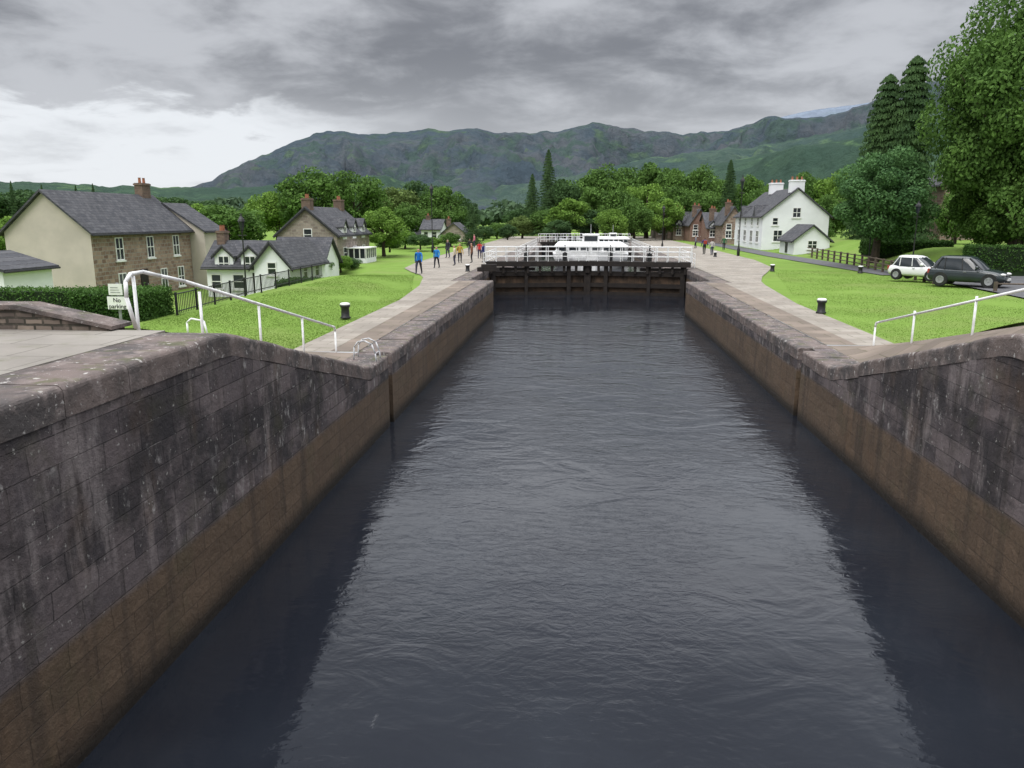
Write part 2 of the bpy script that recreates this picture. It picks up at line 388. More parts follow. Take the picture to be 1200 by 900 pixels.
# ---------------------------------------------------------------- handrails
def handrail(label,x,ya,yb,posts,curl,ext):
    t=thing('handrail',label,'handrail',(x,ya,0))
    zb=lambda y:2.1*max(0,min(1,(yb-y)/(yb-ya)))
    if curl: pts=[(x,ya-.05,zb(ya)),(x,ya-.22,2.6),(x,ya-.2,2.84),(x,ya-.05,2.95),(x,ya+.3,2.96),(x,ya+.8,2.86)]
    else: pts=[(x,ya-3,2.95),(x,ya,2.93)]
    pts+=[(x,ya+1.6 if curl else ya+.6,zb(ya+1.2)+.86),(x,yb-.3,.80),(x,yb-.05,.74),(x,yb,.62)]
    m=MB(); m.path(pts,.032,10)
    for p in pts[1:-1]: m.lathe([(.0,-.032),(.022,-.022),(.032,0),(.022,.022),(0,.032)],p,8)
    m.build('rail',M['paint'],t,True)
    for y in posts:
        m=MB(); zt=zb(y)+.82 if y<yb-.2 else .64
        m.tube((x,y,zb(y)-.5),(x,y,zt),.028,10); m.build('post',M['paint'],t,True)
    return t
handrail('white tubular handrail with curled top beside the left stone ramp',-7.0,11.6,21.5,[11.62,13.7,16.3,18.9,21.5],True,0)
handrail('white tubular handrail beside the right stone ramp and lawn',8.9,14.4,23.8,[11.5,14.4,18.1,21.2,23.8],False,0)
t=thing('rail_hoop','small white bent hoop rail on the left grass bank','rail',(0,0,0))
p=G(232,381,1.2); t.location=p; m=MB(); m.path([p+Vector((-.28,0,-.3)),p+Vector((-.28,0,.06)),p+Vector((-.16,0,.16)),p+Vector((.16,0,.1)),p+Vector((.24,0,-.3))],.025,8); m.build('tube',M['paint'],t,True)
t=thing('grab_hoop','pair of small pale metal grab hoops low on the left lock edge','grab hoop',(-5.9,20.6,0))
for dy in(-.22,.22):
    m=MB(); y=20.5+dy; m.path([(-6.15,y+.1,-.05),(-6.12,y+.08,.35),(-6.0,y+.05,.50),(-5.8,y,.54),(-5.6,y,.44),(-5.5,y-.05,.2),(-5.47,y-.05,-.05)],.02,8); m.build('hoop',M['galv'],t,True)
m=MB(); m.tube((-5.5,20.22,.2),(-5.5,20.68,.2),.014,6); m.build('rung',M['galv'],t)
# ---------------------------------------------------------------- bollards
def bollard():
    t=thing('bollard','','bollard')
    m=MB(); m.lathe([(.20,0),(.20,.05),(.16,.08),(.15,.40),(.19,.45),(.2,.52)],n=20); m.build('post',M['black'],t,True)
    m=MB(); m.lathe([(.192,.52),(.19,.56),(.15,.60),(.02,.61)],n=20); m.build('cap',M['paint'],t,True)
    return t
bo=bollard()
bl=[(405,373,'black mooring bollard with white cap on the left lawn edge'),(962,367,'black mooring bollard with white cap on the right path by the lawn'),
 (905,318,'small black bollard near the far end of the right lawn'),(838,301,'black bollard on the right quay nearest the gates'),(548,318,'black bollard on the left quay before the gates'),(1008,320,'distant black bollard on the right lawn near the timber fence')]
for i,(u,v,l) in enumerate(bl):
    p=G(u,v,0.02)
    if i==0: bo.location=p; bo['label']=l; bo['group']='lockside bollards'
    else: dup(bo,p,label=l,sc=(1,1,1) if i<2 else (.9,.9,.85),group='lockside bollards')
# ---------------------------------------------------------------- gates
def railing(m,p0,p1,h=1.1,sp=1.1,rails=(.36,.73,1.1),r=.028):
    p0=Vector(p0);p1=Vector(p1);d=p1-p0;n=max(1,round(d.length/sp))
    for k in range(n+1):
        q=p0+d*k/n; m.tube(q,q+Vector((0,0,h)),r*1.15,6)
    for z in rails: m.tube(p0+Vector((0,0,z)),p1+Vector((0,0,z)),r,6)
def gate(label,hx,mx,hy,my,zt,name='lock_gate'):
    t=thing(name,label,'lock gate',(hx,hy,0)); a=Vector((hx,hy,0));b=Vector((mx,my,0));d=(b-a);L=d.length;d/=L;nn=Vector((d.y,-d.x,0))
    if nn.y>0: nn=-nn
    rg=random.Random(int(hx*10+hy))
    def slab(m,s0,s1,n0,n1,z0,z1):
        c=[a+d*s0+nn*n0,a+d*s1+nn*n0,a+d*s1+nn*n1,a+d*s0+nn*n1]
        m.add([(p.x,p.y,z) for z in(z0,z1) for p in c],[(0,3,2,1),(4,5,6,7),(0,1,5,4),(1,2,6,5),(2,3,7,6),(3,0,4,7)])
    m=MB(); k=0.25
    while k<L-.3:
        slab(m,k+.006,min(k+.30,L-.25)-.006,0,.10+.01*math.sin(k*9),-4.2,zt-.1-rg.uniform(0,.05)); k+=.30
    m.build('planking',M['wood'],t)
    for z,h in((-3.4,.15),(-2.0,.12),(-1.35,.16),(zt-.14,.17)):
        m=MB(); slab(m,.2,L-.05,.11,.38,z-h,z+h); m.build('crossbeam',M['darkwood'],t)
    for s0,s1 in((0,.35),(L-.32,L)):
        m=MB(); slab(m,s0,s1,-.1,.42,-4.3,zt+.45); m.build('heel_post',M['darkwood'],t)
    for q,wd in ((.36,.13),(.80,.15)):
        m=MB(); slab(m,L*q-wd,L*q+wd,.12,.46,-2.6,zt+.5); m.build('upright',M['darkwood'],t)
    for q in (.3,.7):
        m=MB(); p=a+d*(L*q+.5); m.tube(p+Vector((0,0,zt)),p+Vector((0,0,1.75)),.05,8); m.box((p.x-.18,p.y-.16,.55),(p.x+.18,p.y+.16,1.15)); m.tube(p+Vector((-.3,-.2,1.3)),p+Vector((.3,-.2,1.3)),.03,6); m.build('paddle_gear',M['black'],t)
    m=MB(); slab(m,-.4,L,-.5,.72,.40,.52); slab(m,-.4,L,.5,.72,.14,.398); slab(m,0,L*.45,.2,.46,-.2,.02)
    for q in range(9): slab(m,L*q/8-.09,L*q/8+.09,.3,.6,zt-.1,.16)
    m.build('walkway',M['darkwood'],t)
    m=MB()
    for o in(.68,-.46): railing(m,a+d*-.4+nn*o+Vector((0,0,.52)),b+nn*o+Vector((0,0,.52)),1.12,.85,(.38,.75,1.12),.027)
    m.build('railing',M['paint'],t)
gate('left dark timber lock gate leaf with white railed walkway at the lock head',-6.95,.62,60.6,62.0,-.3)
gate('right dark timber lock gate leaf with white railed walkway at the lock head',8.15,.66,60.6,62.0,-.3)
gate('far left gate leaf crossing behind the white boats',-5.4,.58,112,114,-.1)
gate('far right gate leaf crossing behind the white boats',6.6,.62,112,114,-.1)
def guard(label,p0,p1,h=1.1,sp=1.4):
    t=thing('guard_rail',label,'railing',p0); m=MB(); railing(m,p0,p1,h,sp); m.build('tube_rail',M['paint'],t)
guard('white guard rail on the left quay leading away from the gate end',(-7.6,61.2,.02),(-7.6,70,.02))
guard('white guard rail on the right quay leading away from the gate end',(8.9,61.2,.02),(8.9,69,.02))
guard('white guard rail along the left basin edge beyond the gates',(-5.9,72,.02),(-5.9,108,.02),sp=2)
guard('white guard rail along the right basin edge beyond the gates',(7.1,72,.02),(7.1,108,.02),sp=2)
t=thing('timber_baulks','dark stacked timber baulks on the left quay beside the gate','timber stack',G(574,318,0)); p=t.location
m=MB(); m.box((p.x-.9,p.y-.3,.02),(p.x+.7,p.y+.15,.3)); m.box((p.x-.6,p.y-.28,.3),(p.x+.5,p.y+.1,.52)); m.build('baulk',M['darkwood'],t)
# ---------------------------------------------------------------- boats
def boat(label,cx,y0,L,B,deck,cab,top,group=None):
    t=thing('passenger_boat',label,'boat',(cx,y0+L/2,-.9)); z0=-1.3
    m=MB(); st=[(0,.12),(.06,.45),(.14,.75),(.26,.94),(.45,1),(1,.95)]; vs=[];fs=[]
    for s,w in st:
        y=y0+L*s; h=B/2*w; k=deck+.4*(1-min(1,s*4))
        for x,z in((-h,k),(-h*.98,k-.5),(-h*.7,z0),(h*.7,z0),(h*.98,k-.5),(h,k)): vs.append((cx+x,y,z))
    for i in range(len(st)-1):
        for q in range(6): fs.append((i*6+q,i*6+(q+1)%6,i*6+6+(q+1)%6,i*6+6+q))
    fs+=[(0,1,2,3,4,5),tuple(range(6*len(st)-6,6*len(st)))]
    m.add(vs,fs); m.build('hull',M['paint'],t)
    ca=y0+L*.24; w=B*.44
    m=MB(); m.extr([(-w+cx,deck),(w+cx,deck),(w*.94+cx,cab),(-w*.94+cx,cab)],'y',ca,y0+L*.94); m.build('saloon',M['paint'],t)
    m=MB(); m.box((cx-w-.15,ca-.35,cab),(cx+w+.15,y0+L*.95,cab+.1)); m.build('upper_deck',M['paint'],t)
    n=6
    for k in range(n):
        x=cx-w*.82+1.64*w*k/(n-1)
        q=MB(); q.box((x-w*.13,ca-.04,deck+(cab-deck)*.3),(x+w*.13,ca+.02,cab-.1)); q.build('window',M['pane'],t)
    w2=B*.12; wa=ca+L*.1
    m=MB(); m.extr([(-w2+cx,cab+.1),(w2+cx,cab+.1),(w2*.8+cx,top),(-w2*.8+cx,top)],'y',wa,wa+2.6); m.box((cx-w2*.9,wa-.2,top),(cx+w2*.9,wa+2.8,top+.08)); wh=m.build('wheelhouse',M['paint'],t)
    m=MB(); m.box((cx-w2*.7,wa-.04,cab+.1+(top-cab)*.35),(cx+w2*.7,wa+.02,top-.08)); m.build('windscreen',M['pane'],wh)
    m=MB(); m.tube((cx,wa+1,top),(cx,wa+1,top+1.1),.04,6,.03); m.build('mast',M['grey'],t)
    m=MB(); m.box((cx-B*.47,ca+1,deck-.35),(cx+B*.47,y0+L*.9,deck-.22)); m.build('rubbing_strake',M['black'],t)
boat('large white passenger boat with central wheelhouse lying beyond the gates',1.1,72,20,7.8,.35,1.1,2.15)
boat('second white boat moored further back, right of the passenger boat',4.2,95,14,4.2,.7,1.3,1.9)
# ---------------------------------------------------------------- houses
def house(name,label,x0,x1,y0,y1,zb,ze,zr,axis,wm,gm=None,rm=None,o=.3,cat='house',barge=False):
    rm=rm or M['slate']; t=thing(name,label,cat,((x0+x1)/2,(y0+y1)/2,zb)); m=MB(); xm=(x0+x1)/2; ym=(y0+y1)/2; zb2=zb-1
    g=1 if gm else 0
    if axis=='y':
        m.add([(x0,y0,zb2),(x1,y0,zb2),(x1,y0,ze),(xm,y0,zr),(x0,y0,ze)],[(0,1,2,3,4)],g); m.add([(x0,y1,zb2),(x1,y1,zb2),(x1,y1,ze),(xm,y1,zr),(x0,y1,ze)],[(4,3,2,1,0)],g)
        m.add([(x1,y0,zb2),(x1,y1,zb2),(x1,y1,ze),(x1,y0,ze)],[(0,1,2,3)]); m.add([(x0,y0,zb2),(x0,y1,zb2),(x0,y1,ze),(x0,y0,ze)],[(3,2,1,0)])
        hw=(x1-x0)/2; c=xm; a,b=y0-o,y1+o
    else:
        m.add([(x0,y0,zb2),(x0,y1,zb2),(x0,y1,ze),(x0,ym,zr),(x0,y0,ze)],[(4,3,2,1,0)],g); m.add([(x1,y0,zb2),(x1,y1,zb2),(x1,y1,ze),(x1,ym,zr),(x1,y0,ze)],[(0,1,2,3,4)],g)
        m.add([(x0,y0,zb2),(x1,y0,zb2),(x1,y0,ze),(x0,y0,ze)],[(0,1,2,3)]); m.add([(x0,y1,zb2),(x1,y1,zb2),(x1,y1,ze),(x0,y1,ze)],[(3,2,1,0)])
        hw=(y1-y0)/2; c=ym; a,b=x0-o,x1+o
    m.build('wall',[wm]+([gm] if gm else []),t,fix=False)
    sl=(zr-ze)/hw; h=hw+o; q=.03; th=.16
    m=MB(); m.extr([(c-h,ze-sl*o+q),(c,zr+q),(c+h,ze-sl*o+q),(c+h,ze-sl*o+q+th),(c,zr+q+th),(c-h,ze-sl*o+q+th)],axis,a,b)
    r=m.build('roof',rm,t)
    if barge:
        e=.012; m=MB(); m.extr([(c-h,ze-sl*o-.14),(c,zr-.14),(c+h,ze-sl*o-.14),(c+h,ze-sl*o+q-e),(c,zr+q-e),(c-h,ze-sl*o+q-e)],axis,a+.02,a+.08); m.build('bargeboard',M['black'],r)
    for s in(-1,1):
        m=MB(); gx=c+s*(h+.04); gz=ze-sl*o+.05
        if axis=='y': m.tube((gx,a,gz),(gx,b,gz),.06,6)
        else: m.tube((a,gx,gz),(b,gx,gz),.06,6)
        m.build('gutter',M['black'],t)
    return t,r
def chimney(r,x,y,z0,z1,w=.55,l=.9,mat=None,pots=2):
    m=MB(); m.box((x-w/2,y-l/2,z0),(x+w/2,y+l/2,z1)); m.box((x-w/2-.06,y-l/2-.06,z1-.18),(x+w/2+.06,y+l/2+.06,z1-.05))
    for k in range(pots): m.lathe([(.12,0),(.10,.4),(.13,.42)],(x+(w*((k+.5)/pots-.5) if w>l else 0),y+(l*((k+.5)/pots-.5) if w<=l else 0),z1),8,1)
    m.build('chimney',[mat or M['chim'],M['pot']],r)
def window(t,face,pl,c,z0,z1,w,tm=None,bars=1,sill=True,door=None):
    tm=tm or M['trim']; f=.07; e=.05
    def B(m,u0,u1,a,b,d0,d1):
        if face=='-y': m.box((u0,pl-d1,a),(u1,pl-d0,b))
        elif face=='+x': m.box((pl+d0,u0,a),(pl+d1,u1,b))
        else: m.box((pl-d1,u0,a),(pl-d0,u1,b))
    m=MB(); B(m,c-w/2,c+w/2,z1-f,z1,.002,e);B(m,c-w/2,c+w/2,z0,z0+f,.002,e);B(m,c-w/2,c-w/2+f,z0+f,z1-f,.002,e);B(m,c+w/2-f,c+w/2,z0+f,z1-f,.002,e)
    if bars: B(m,c-w/2+f,c+w/2-f,(z0+z1)/2-.03,(z0+z1)/2+.03,.016,e)
    if bars>1: B(m,c-.03,c+.03,z0+f,(z0+z1)/2-.03,.016,e);B(m,c-.03,c+.03,(z0+z1)/2+.03,z1-f,.016,e)
    if door:
        m=MB(); B(m,c-w/2,c+w/2,z0,z1,.002,e); d=m.build('door',door,t); m=MB(); B(m,c+w*.3,c+w*.38,z0+1,z0+1.12,e,e+.05); m.build('handle',M['grey'],d); return
    wd=m.build('window',tm,t)
    m=MB(); B(m,c-w/2+f,c+w/2-f,z0+f,z1-f,.002,.014); m.build('pane',M['pane'],wd)
    if sill: m=MB(); B(m,c-w/2-.1,c+w/2+.1,z0-.12,z0-.002,.002,.1); m.build('sill',M['trim'],wd)
def dormer(t,face,pl,c,zb,ze,zr,w,dep,wm,trim=None):
    m=MB(); h=w/2
    poly=[(c-h,zb),(c+h,zb),(c+h,ze),(c,zr),(c-h,ze)]
    if face=='-y': m.extr(poly,'y',pl,pl+dep)
    else: m.extr(poly,'x',pl,pl-dep)
    d=m.build('dormer',wm,t); o=.18; sl=(zr-ze)/h
    poly=[(c-h-o,ze-sl*o+.02),(c,zr+.02),(c+h+o,ze-sl*o+.02),(c+h+o,ze-sl*o+.14),(c,zr+.14),(c-h-o,ze-sl*o+.14)]
    m=MB()
    if face=='-y': m.extr(poly,'y',pl-.2,pl+dep)
    else: m.extr(poly,'x',pl+.2,pl-dep)
    m.build('dormer_roof',M['slate'],d)
    if trim:
        m=MB(); poly2=[(c-h-o,ze-sl*o-.12),(c,zr-.12),(c+h+o,ze-sl*o-.12),(c+h+o,ze-sl*o+.015),(c,zr+.015),(c-h-o,ze-sl*o+.015)]
        if face=='-y': m.extr(poly2,'y',pl-.19,pl-.12)
        else: m.extr(poly2,'x',pl+.12,pl+.19)
        m.build('bargeboard',trim,d)
    window(t,face,pl,c,zb+.15 if ze-zb>1.2 else zb+.05,ze-.02,w*.62,bars=2,sill=False)
t,r=house('stone_house','long two storey rubble stone house with cream gable at far left',-38.6,-32.5,49.5,62.8,-2.2,2.9,5.5,'y',M['house'],M['cream'])
for y in(52.6,56.6,60.4):
    window(t,'+x',-32.5,y,.9,2.5,.95,bars=2)
for y in(52.6,58.2,60.8): window(t,'+x',-32.5,y,-1.6,.0,.95,bars=2)
window(t,'+x',-32.5,55.4,-2.1,.1,1.0,door=M['darkwood'])
chimney(r,-35.55,61.6,5.1,6.6,.65,1.2,pots=2)
t,r=house('cream_house','narrow cream rendered wing closing the right end of the stone house',-38.0,-31.3,62.95,66.6,-2.2,2.7,4.9,'y',M['cream'],o=.15)
t,r=house('white_shed','small low white outbuilding at the extreme left edge of the view',-37,-31.6,40,44,-1.9,.95,1.75,'y',M['white'])
t,r=house('white_cottage','white cottage with twin gabled dormers and dark roof left of the lawn fence',-27.4,-22.95,55,59.5,-1.9,.35,2.0,'x',M['white'])
dormer(t,'-y',54.95,-26.0,-.1,1.15,1.8,1.4,2.2,M['white'],M['black']); dormer(t,'-y',54.95,-24.0,-.1,1.15,1.8,1.4,2.2,M['white'],M['black'])
window(t,'-y',55,-25,-1.3,-.2,.9); window(t,'-y',55,-26.7,-1.3,-.2,.8); window(t,'-y',55,-23.5,-1.8,-.1,.8,door=M['black']); chimney(r,-27.0,57.2,1.8,2.9,.6,.8)
t,r=house('white_cottage','white gable fronted cottage right of the twin dormer cottage',-22.9,-20.3,53.0,60.5,-1.9,.6,2.1,'y',M['white'],barge=True)
window(t,'-y',53.0,-21.6,-.1,.8,.7); window(t,'+x',-20.3,56,-.6,.5,.9); window(t,'+x',-20.3,58.6,-.6,.5,.9)
t,r=house('white_cottage','low white cottage with slate roof and dormers below the grey stone house',-26.8,-22.3,66,70.5,-1.9,.0,2.0,'x',M['white'])
dormer(t,'-y',65.95,-25.4,-.1,1.0,1.6,1.2,2,M['white'],M['black']); dormer(t,'-y',65.95,-23.6,-.1,1.0,1.6,1.2,2,M['white'],M['black'])
t,r=house('stone_house','grey stone house with two chimneys and dormers left of the lime green tree',-30.6,-24.4,77,89,-.9,2.2,4.8,'y',M['house2'],barge=True)
window(t,'-y',77,-27.4,1.6,2.8,.9); window(t,'-y',77,-28.8,-.3,.9,.9); window(t,'-y',77,-26,-.3,.9,.9)
chimney(r,-27.5,77.6,4.5,5.8,.9,1.0); chimney(r,-27.5,88,4.5,5.9,.9,1.2)
for y in(79.5,83,86.5):
    dormer(t,'+x',-24.35,y,1.7,3.0,3.7,1.4,2.4,M['white'],M['black']); window(t,'+x',-24.4,y,-.3,.9,1.2)
t=thing('conservatory','small white glazed conservatory beside the grey stone house','conservatory',(-23.2,82,-.8))
m=MB(); m.box((-24.3,80,-1),(-22.3,84,-.3)); m.build('base',M['white'],t)
m=MB(); m.box((-24.3,80.05,-.3),(-22.35,83.95,.7)); m.build('glazing',M['pane'],t)
m=MB()
for y in rng(80,84.1,.8): m.box((-22.4,y-.05,-.3),(-22.28,y+.05,.7))
for x in rng(-24.2,-22.3,.6): m.box((x-.05,79.95,-.3),(x+.05,80.06,.7))
m.box((-24.4,79.9,.7),(-22.2,84.1,.8)); m.build('frame',M['trim'],t)
for (u0,u1,v0,vr,Y,ax,wm,l) in [(494,516,284,258,135,'x',M['white'],'small distant white house with dark roof beyond the people on the left'),
  (518,545,286,262,128,'y',M['house2'],'distant grey stone building with dark roof left of the slim cypress'),
  (470,498,282,266,145,'x',M['white'],'distant low white building behind the lime green tree')]:
    a=At(u0,v0,Y);b=At(u1,v0,Y);zr=At(u0,vr,Y).z; ze=zr-1.6
    t,r=house('distant_house',l,a.x,b.x,Y,Y+7,-.03,ze,zr,ax,wm)
    for q in(.25,.7): window(t,'-y',Y,a.x+(b.x-a.x)*q,max(.4,ze-1.5),ze-.35,.8)
    chimney(r,a.x+.6,Y+3.5,zr-.5,zr+.8,.7,.7)
t,r=house('white_house','white gabled house with white chimneys and red pots on the right bank',22.4,30.3,99,116,.0,4.1,7.3,'y',M['white'])
for x in(24.3,28.2): window(t,'-y',99,x,1.0,2.4,1.1,bars=2)
window(t,'-y',99,26.4,3.9,5.1,1.0,bars=2); window(t,'-y',99,23.9,3.0,3.9,.7)
for y in(101.5,105,109,113):
    window(t,'-x',22.4,y,.8,2.3,1.5,bars=2)
    window(t,'-x',22.4,y,2.9,3.9,1.0,bars=2)
chimney(r,26.35,99.8,6.9,8.4,1.7,.9,M['white'],3); chimney(r,26.35,110,7.0,8.5,1.7,.9,M['white'],3)
for y in(103,111):
    m=MB(); m.extr([(y-1,4.0),(y+1,4.0),(y,5.5)],'x',22.15,24.4); m.build('roof_gable',M['slate'],t)
t,r=house('white_porch_house','low white building with dark pitched roof in front of the white gabled house',22.9,26.6,86,92,.1,1.5,3.0,'y',M['white'])
window(t,'-y',86,24.8,.6,1.5,1.0,bars=2); window(t,'-x',22.9,89,.1,1.4,.9,door=M['black'])
hs=[(768,790,284,252,152,'x',M['house2'],'grey roofed stone house at left end of the right bank row'),
 (788,812,286,249,142,'x',M['house'],'brown stone house with twin dormers second from left in the right bank row'),
 (808,830,287,246,134,'y',M['redbrick'],'red brick gable fronted house in the right bank row'),
 (828,850,288,250,127,'x',M['redbrick'],'low red brick shop with slate roof between the gables'),
 (846,870,289,243,120,'y',M['house'],'brown stone gabled house next to the white gabled house')]
for (u0,u1,v0,vr,Y,ax,wm,l) in hs:
    a=At(u0,v0,Y);b=At(u1,v0,Y);zr=At(u0,vr,Y).z; ze=zr-2.3
    t,r=house('terrace_house',l,a.x,b.x,Y,Y+9,-.03,ze,zr,ax,wm)
    for q in(.28,.72):
        window(t,'-y',Y,a.x+(b.x-a.x)*q,.9,2.0,.9,bars=2)
        if ze>2.8: window(t,'-y',Y,a.x+(b.x-a.x)*q,ze-1.0,ze-.1,.8)
        if ax=='x': dormer(t,'-y',Y-.05,a.x+(b.x-a.x)*q,ze-.3,ze+.5,ze+1.1,1.0,2,M['white'],M['black'])
    chimney(r,a.x+.7,Y+1,zr-1.2,zr+.8,.7,.7); chimney(r,b.x-.7,Y+8,zr-1.2,zr+.8,.7,.7)
p=At(1100,270,90)
t,r=house('stone_house','tall brown stone house half hidden between the big trees at right',p.x+.2,p.x+7,90,98,1.2,7.4,9.4,'y',M['house'])
window(t,'-y',90,p.x+1.6,5.2,6.5,.9); window(t,'-y',90,p.x+1.6,2.5,4,.9)
# ---------------------------------------------------------------- foliage
def leafmesh(name,P,size,mats,rs,el=.6,outw=None):
    n=len(P); a=rs.normal(size=(n,3))
    if outw is not None:
        nn=outw+rs.normal(size=(n,3))*.7; a=np.cross(nn,rs.normal(size=(n,3)))
        a/=np.linalg.norm(a,axis=1)[:,None]+1e-9; b=np.cross(nn,a)
    else:
        a/=np.linalg.norm(a,axis=1)[:,None]; b=np.cross(a,rs.normal(size=(n,3)))
    b/=np.linalg.norm(b,axis=1)[:,None]+1e-9
    s=(size*rs.uniform(.6,1.3,n))[:,None]; a=a*s; b=b*s*el
    V=np.stack([P+a,P+b,P-a,P-b],1).reshape(-1,3).astype(np.float32)
    me=bpy.data.meshes.new(name); me.vertices.add(4*n); me.vertices.foreach_set('co',V.ravel())
    me.loops.add(4*n); me.loops.foreach_set('vertex_index',np.arange(4*n,dtype=np.int32))
    me.polygons.add(n); me.polygons.foreach_set('loop_start',np.arange(0,4*n,4,dtype=np.int32)); me.polygons.foreach_set('loop_total',np.full(n,4,dtype=np.int32))
    me.materials.append(mats); me.update(); me.validate(); return me
def roundP(rs,n,lobes,rx=.5,rz=.42,cz=.58,lr=(.13,.24)):
    c=rs.normal(size=(lobes,3)); c/=np.linalg.norm(c,axis=1)[:,None]; c*=rs.uniform(.45,1.0,lobes)[:,None]**.6
    lrr=rs.uniform(lr[0],lr[1],lobes); c[:,2]=np.where(c[:,2]<-.5,c[:,2]*.7,c[:,2])
    c=c*np.array([rx-.15,rx-.15,rz-.12])
    k=rs.randint(0,lobes,n); d=rs.normal(size=(n,3)); d/=np.linalg.norm(d,axis=1)[:,None]
    r=(lrr[k]*(.45+.6*rs.uniform(0,1,n)**.5))[:,None]
    P=c[k]+d*r*np.array([1,1,.8]); P[:,2]+=cz
    return P,d
def conP(rs,n,w=.5,droop=.04,tiers=26,base=.06,ex=.8,br_=9):
    z=base+(1-base)*rs.uniform(0,1,n)**1.25; t=np.floor(z*tiers)/tiers
    br=rs.randint(0,br_,n); ang=br*2*np.pi/br_+t*37+rs.normal(size=n)*.25
    rmax=w*(1-z)**ex*(.72+.28*np.sin(t*91+br*2.3)); r=rmax*rs.uniform(0.1,1,n)**.5
    P=np.stack([np.cos(ang)*r,np.sin(ang)*r,t+(z-t)*.5-droop*r/w],1)
    d=np.stack([np.cos(ang),np.sin(ang),np.full(n,.6)],1); return P,d
def trunkmesh(rs,h=.55,r=.03,limbs=9,con=False):
    m=MB()
    if con: m.tube((0,0,-.03),(0,0,.97),.02,8,.003); return m
    pts=[(0,0,-.03),(.01,.005,.15),(-.005,.01,.3),(.01,0,.5),(0,0,.75)]; rr=[r*1.3,r,r*.85,r*.6,r*.2]
    for i in range(4): m.tube(pts[i],pts[i+1],rr[i],8,rr[i+1])
    for k in range(limbs):
        a=k*2.4+rs.uniform(-.3,.3); z=rs.uniform(.22,.5); L=rs.uniform(.2,.33)
        p=Vector((math.cos(a)*L*.5,math.sin(a)*L*.5,z+.1)); q=Vector((math.cos(a)*L,math.sin(a)*L,z+rs.uniform(.18,.3)))
        m.tube((0,0,z),p,r*.45,6,r*.28); m.tube(p,q,r*.28,6,r*.08)
    return m
PROTO={}
def mkproto(key,kind,n,size,lobes=14,seed=1,tr=.03,**k):
    rs=np.random.RandomState(seed)
    if kind=='round': P,d=roundP(rs,n,lobes,**k)
    else: P,d=conP(rs,n,**k)
    PROTO[key]=(leafmesh('crown',P,size,TI['mid'],rs,.6,d),None)
    tm=trunkmesh(rs,con=(kind!='round'),r=tr); me=bpy.data.meshes.new('trunk'); me.from_pydata(tm.v,[],tm.f); me.materials.append(M['bark']); PROTO[key]=(PROTO[key][0],me)
mkproto('nearbig','round',80000,.0085,85,3,tr=.018,lr=(.07,.14),rz=.52,cz=.51); mkproto('nearround','round',45000,.0125,46,4,lr=(.1,.17),rz=.53,cz=.5)
for i in range(4): mkproto('d%d'%i,'round',9000,.021,26+i*4,20+i,lr=(.1,.19),rz=.49,cz=.51)
mkproto('k0','con',14000,.016,seed=31,ex=.7); mkproto('k1','con',30000,.011,seed=32,tiers=34,ex=.65); mkproto('k2','con',8000,.02,seed=33,w=.5,tiers=20)
mkproto('k3','con',60000,.012,seed=35,tiers=26,ex=.42,base=.03,droop=.10,br_=15)
def tree(key,x,y,zb,h,w,tint,label,name='tree',cat='tree',group=None,rz=None):
    t=thing(name,label,cat,(x,y,zb),group)
    cm,tm=PROTO[key]
    for nm_,me,mt in(('crown',cm,TI[tint]),('trunk',tm,M['bark'])):
        o=bpy.data.objects.new(nm_,me); C.objects.link(o); o.parent=t
        o.material_slots[0].link='OBJECT'; o.material_slots[0].material=mt
    t.scale=(w,w,h); t.rotation_euler=(0,0,rnd.uniform(0,6.28) if rz is None else rz); return t
def ptree(key,u,vt,Y,wpx,tint,label,zb=None,name='broadleaf_tree',cat='tree',group=None,f=1.0):
    p=At(u,vt,Y); D=(p-Vector((0,0,CAMZ))).dot(fw); zb_=(-.1 if zb is None else zb)
    return tree(key,p.x,Y,zb_,(p.z-zb_)*f,wpx*D/900*1.08,tint,label,name,cat,group)
T=ptree
T('d0',262,232,96,96,'mid','green tree rising behind the stone house and white cottages',-1)
T('d1',226,236,110,64,'bright','light green tree just right of the stone house chimney line',-1)
T('d2',322,216,128,84,'bright','yellow green tree behind the grey stone house, left side')
T('d3',362,193,124,92,'mid','tall green tree directly behind the grey stone house chimneys')
T('d0',412,189,126,86,'mid','tall green tree right behind the grey stone house')
T('d1',448,240,92,62,'bright','rounded lime green tree right of the grey stone house',-.5)
gw='dark trees in the wood behind the left bank'
for u,v,Y,w,tt in((462,211,152,70,'olive'),(492,203,158,70,'dark'),(518,209,150,64,'mid'),(540,226,160,50,'dark'),(440,216,165,70,'dark'),(475,236,140,50,'mid'),(512,236,146,54,'mid'),(486,250,152,50,'dark'),(532,246,150,44,'dark')):
    T('d%d'%(u%4),u,v,Y,w,tt,'dark leafy tree in the wood behind the left bank people',group=gw)
gsh='garden shrubs and small trees along the far left bank'
for u,v,Y,w,tt in((474,268,108,36,'mid'),(492,272,104,30,'dark'),(456,276,96,34,'mid'),(528,270,112,30,'mid'),(508,276,110,24,'bright'),(566,262,135,30,'dark'),(582,258,150,34,'mid'),(595,262,140,26,'dark'),(398,296,72,34,'bright'),(376,302,68,30,'mid'),(412,300,74,24,'dark')):
    T('d%d'%(u%4),u,v,Y,w,tt,'small garden shrub or tree on the far left bank by the houses',-1.2 if Y<90 else -.3,name='shrub',cat='shrub',group=gsh)
T('k0',553,240,112,32,'con','slim dark cypress standing at the left bank path',name='conifer_tree')
T('d2',4,246,100,75,'bright','pale green tree at extreme left behind the stone house',-2)
gl='dark trees on the far left skyline'
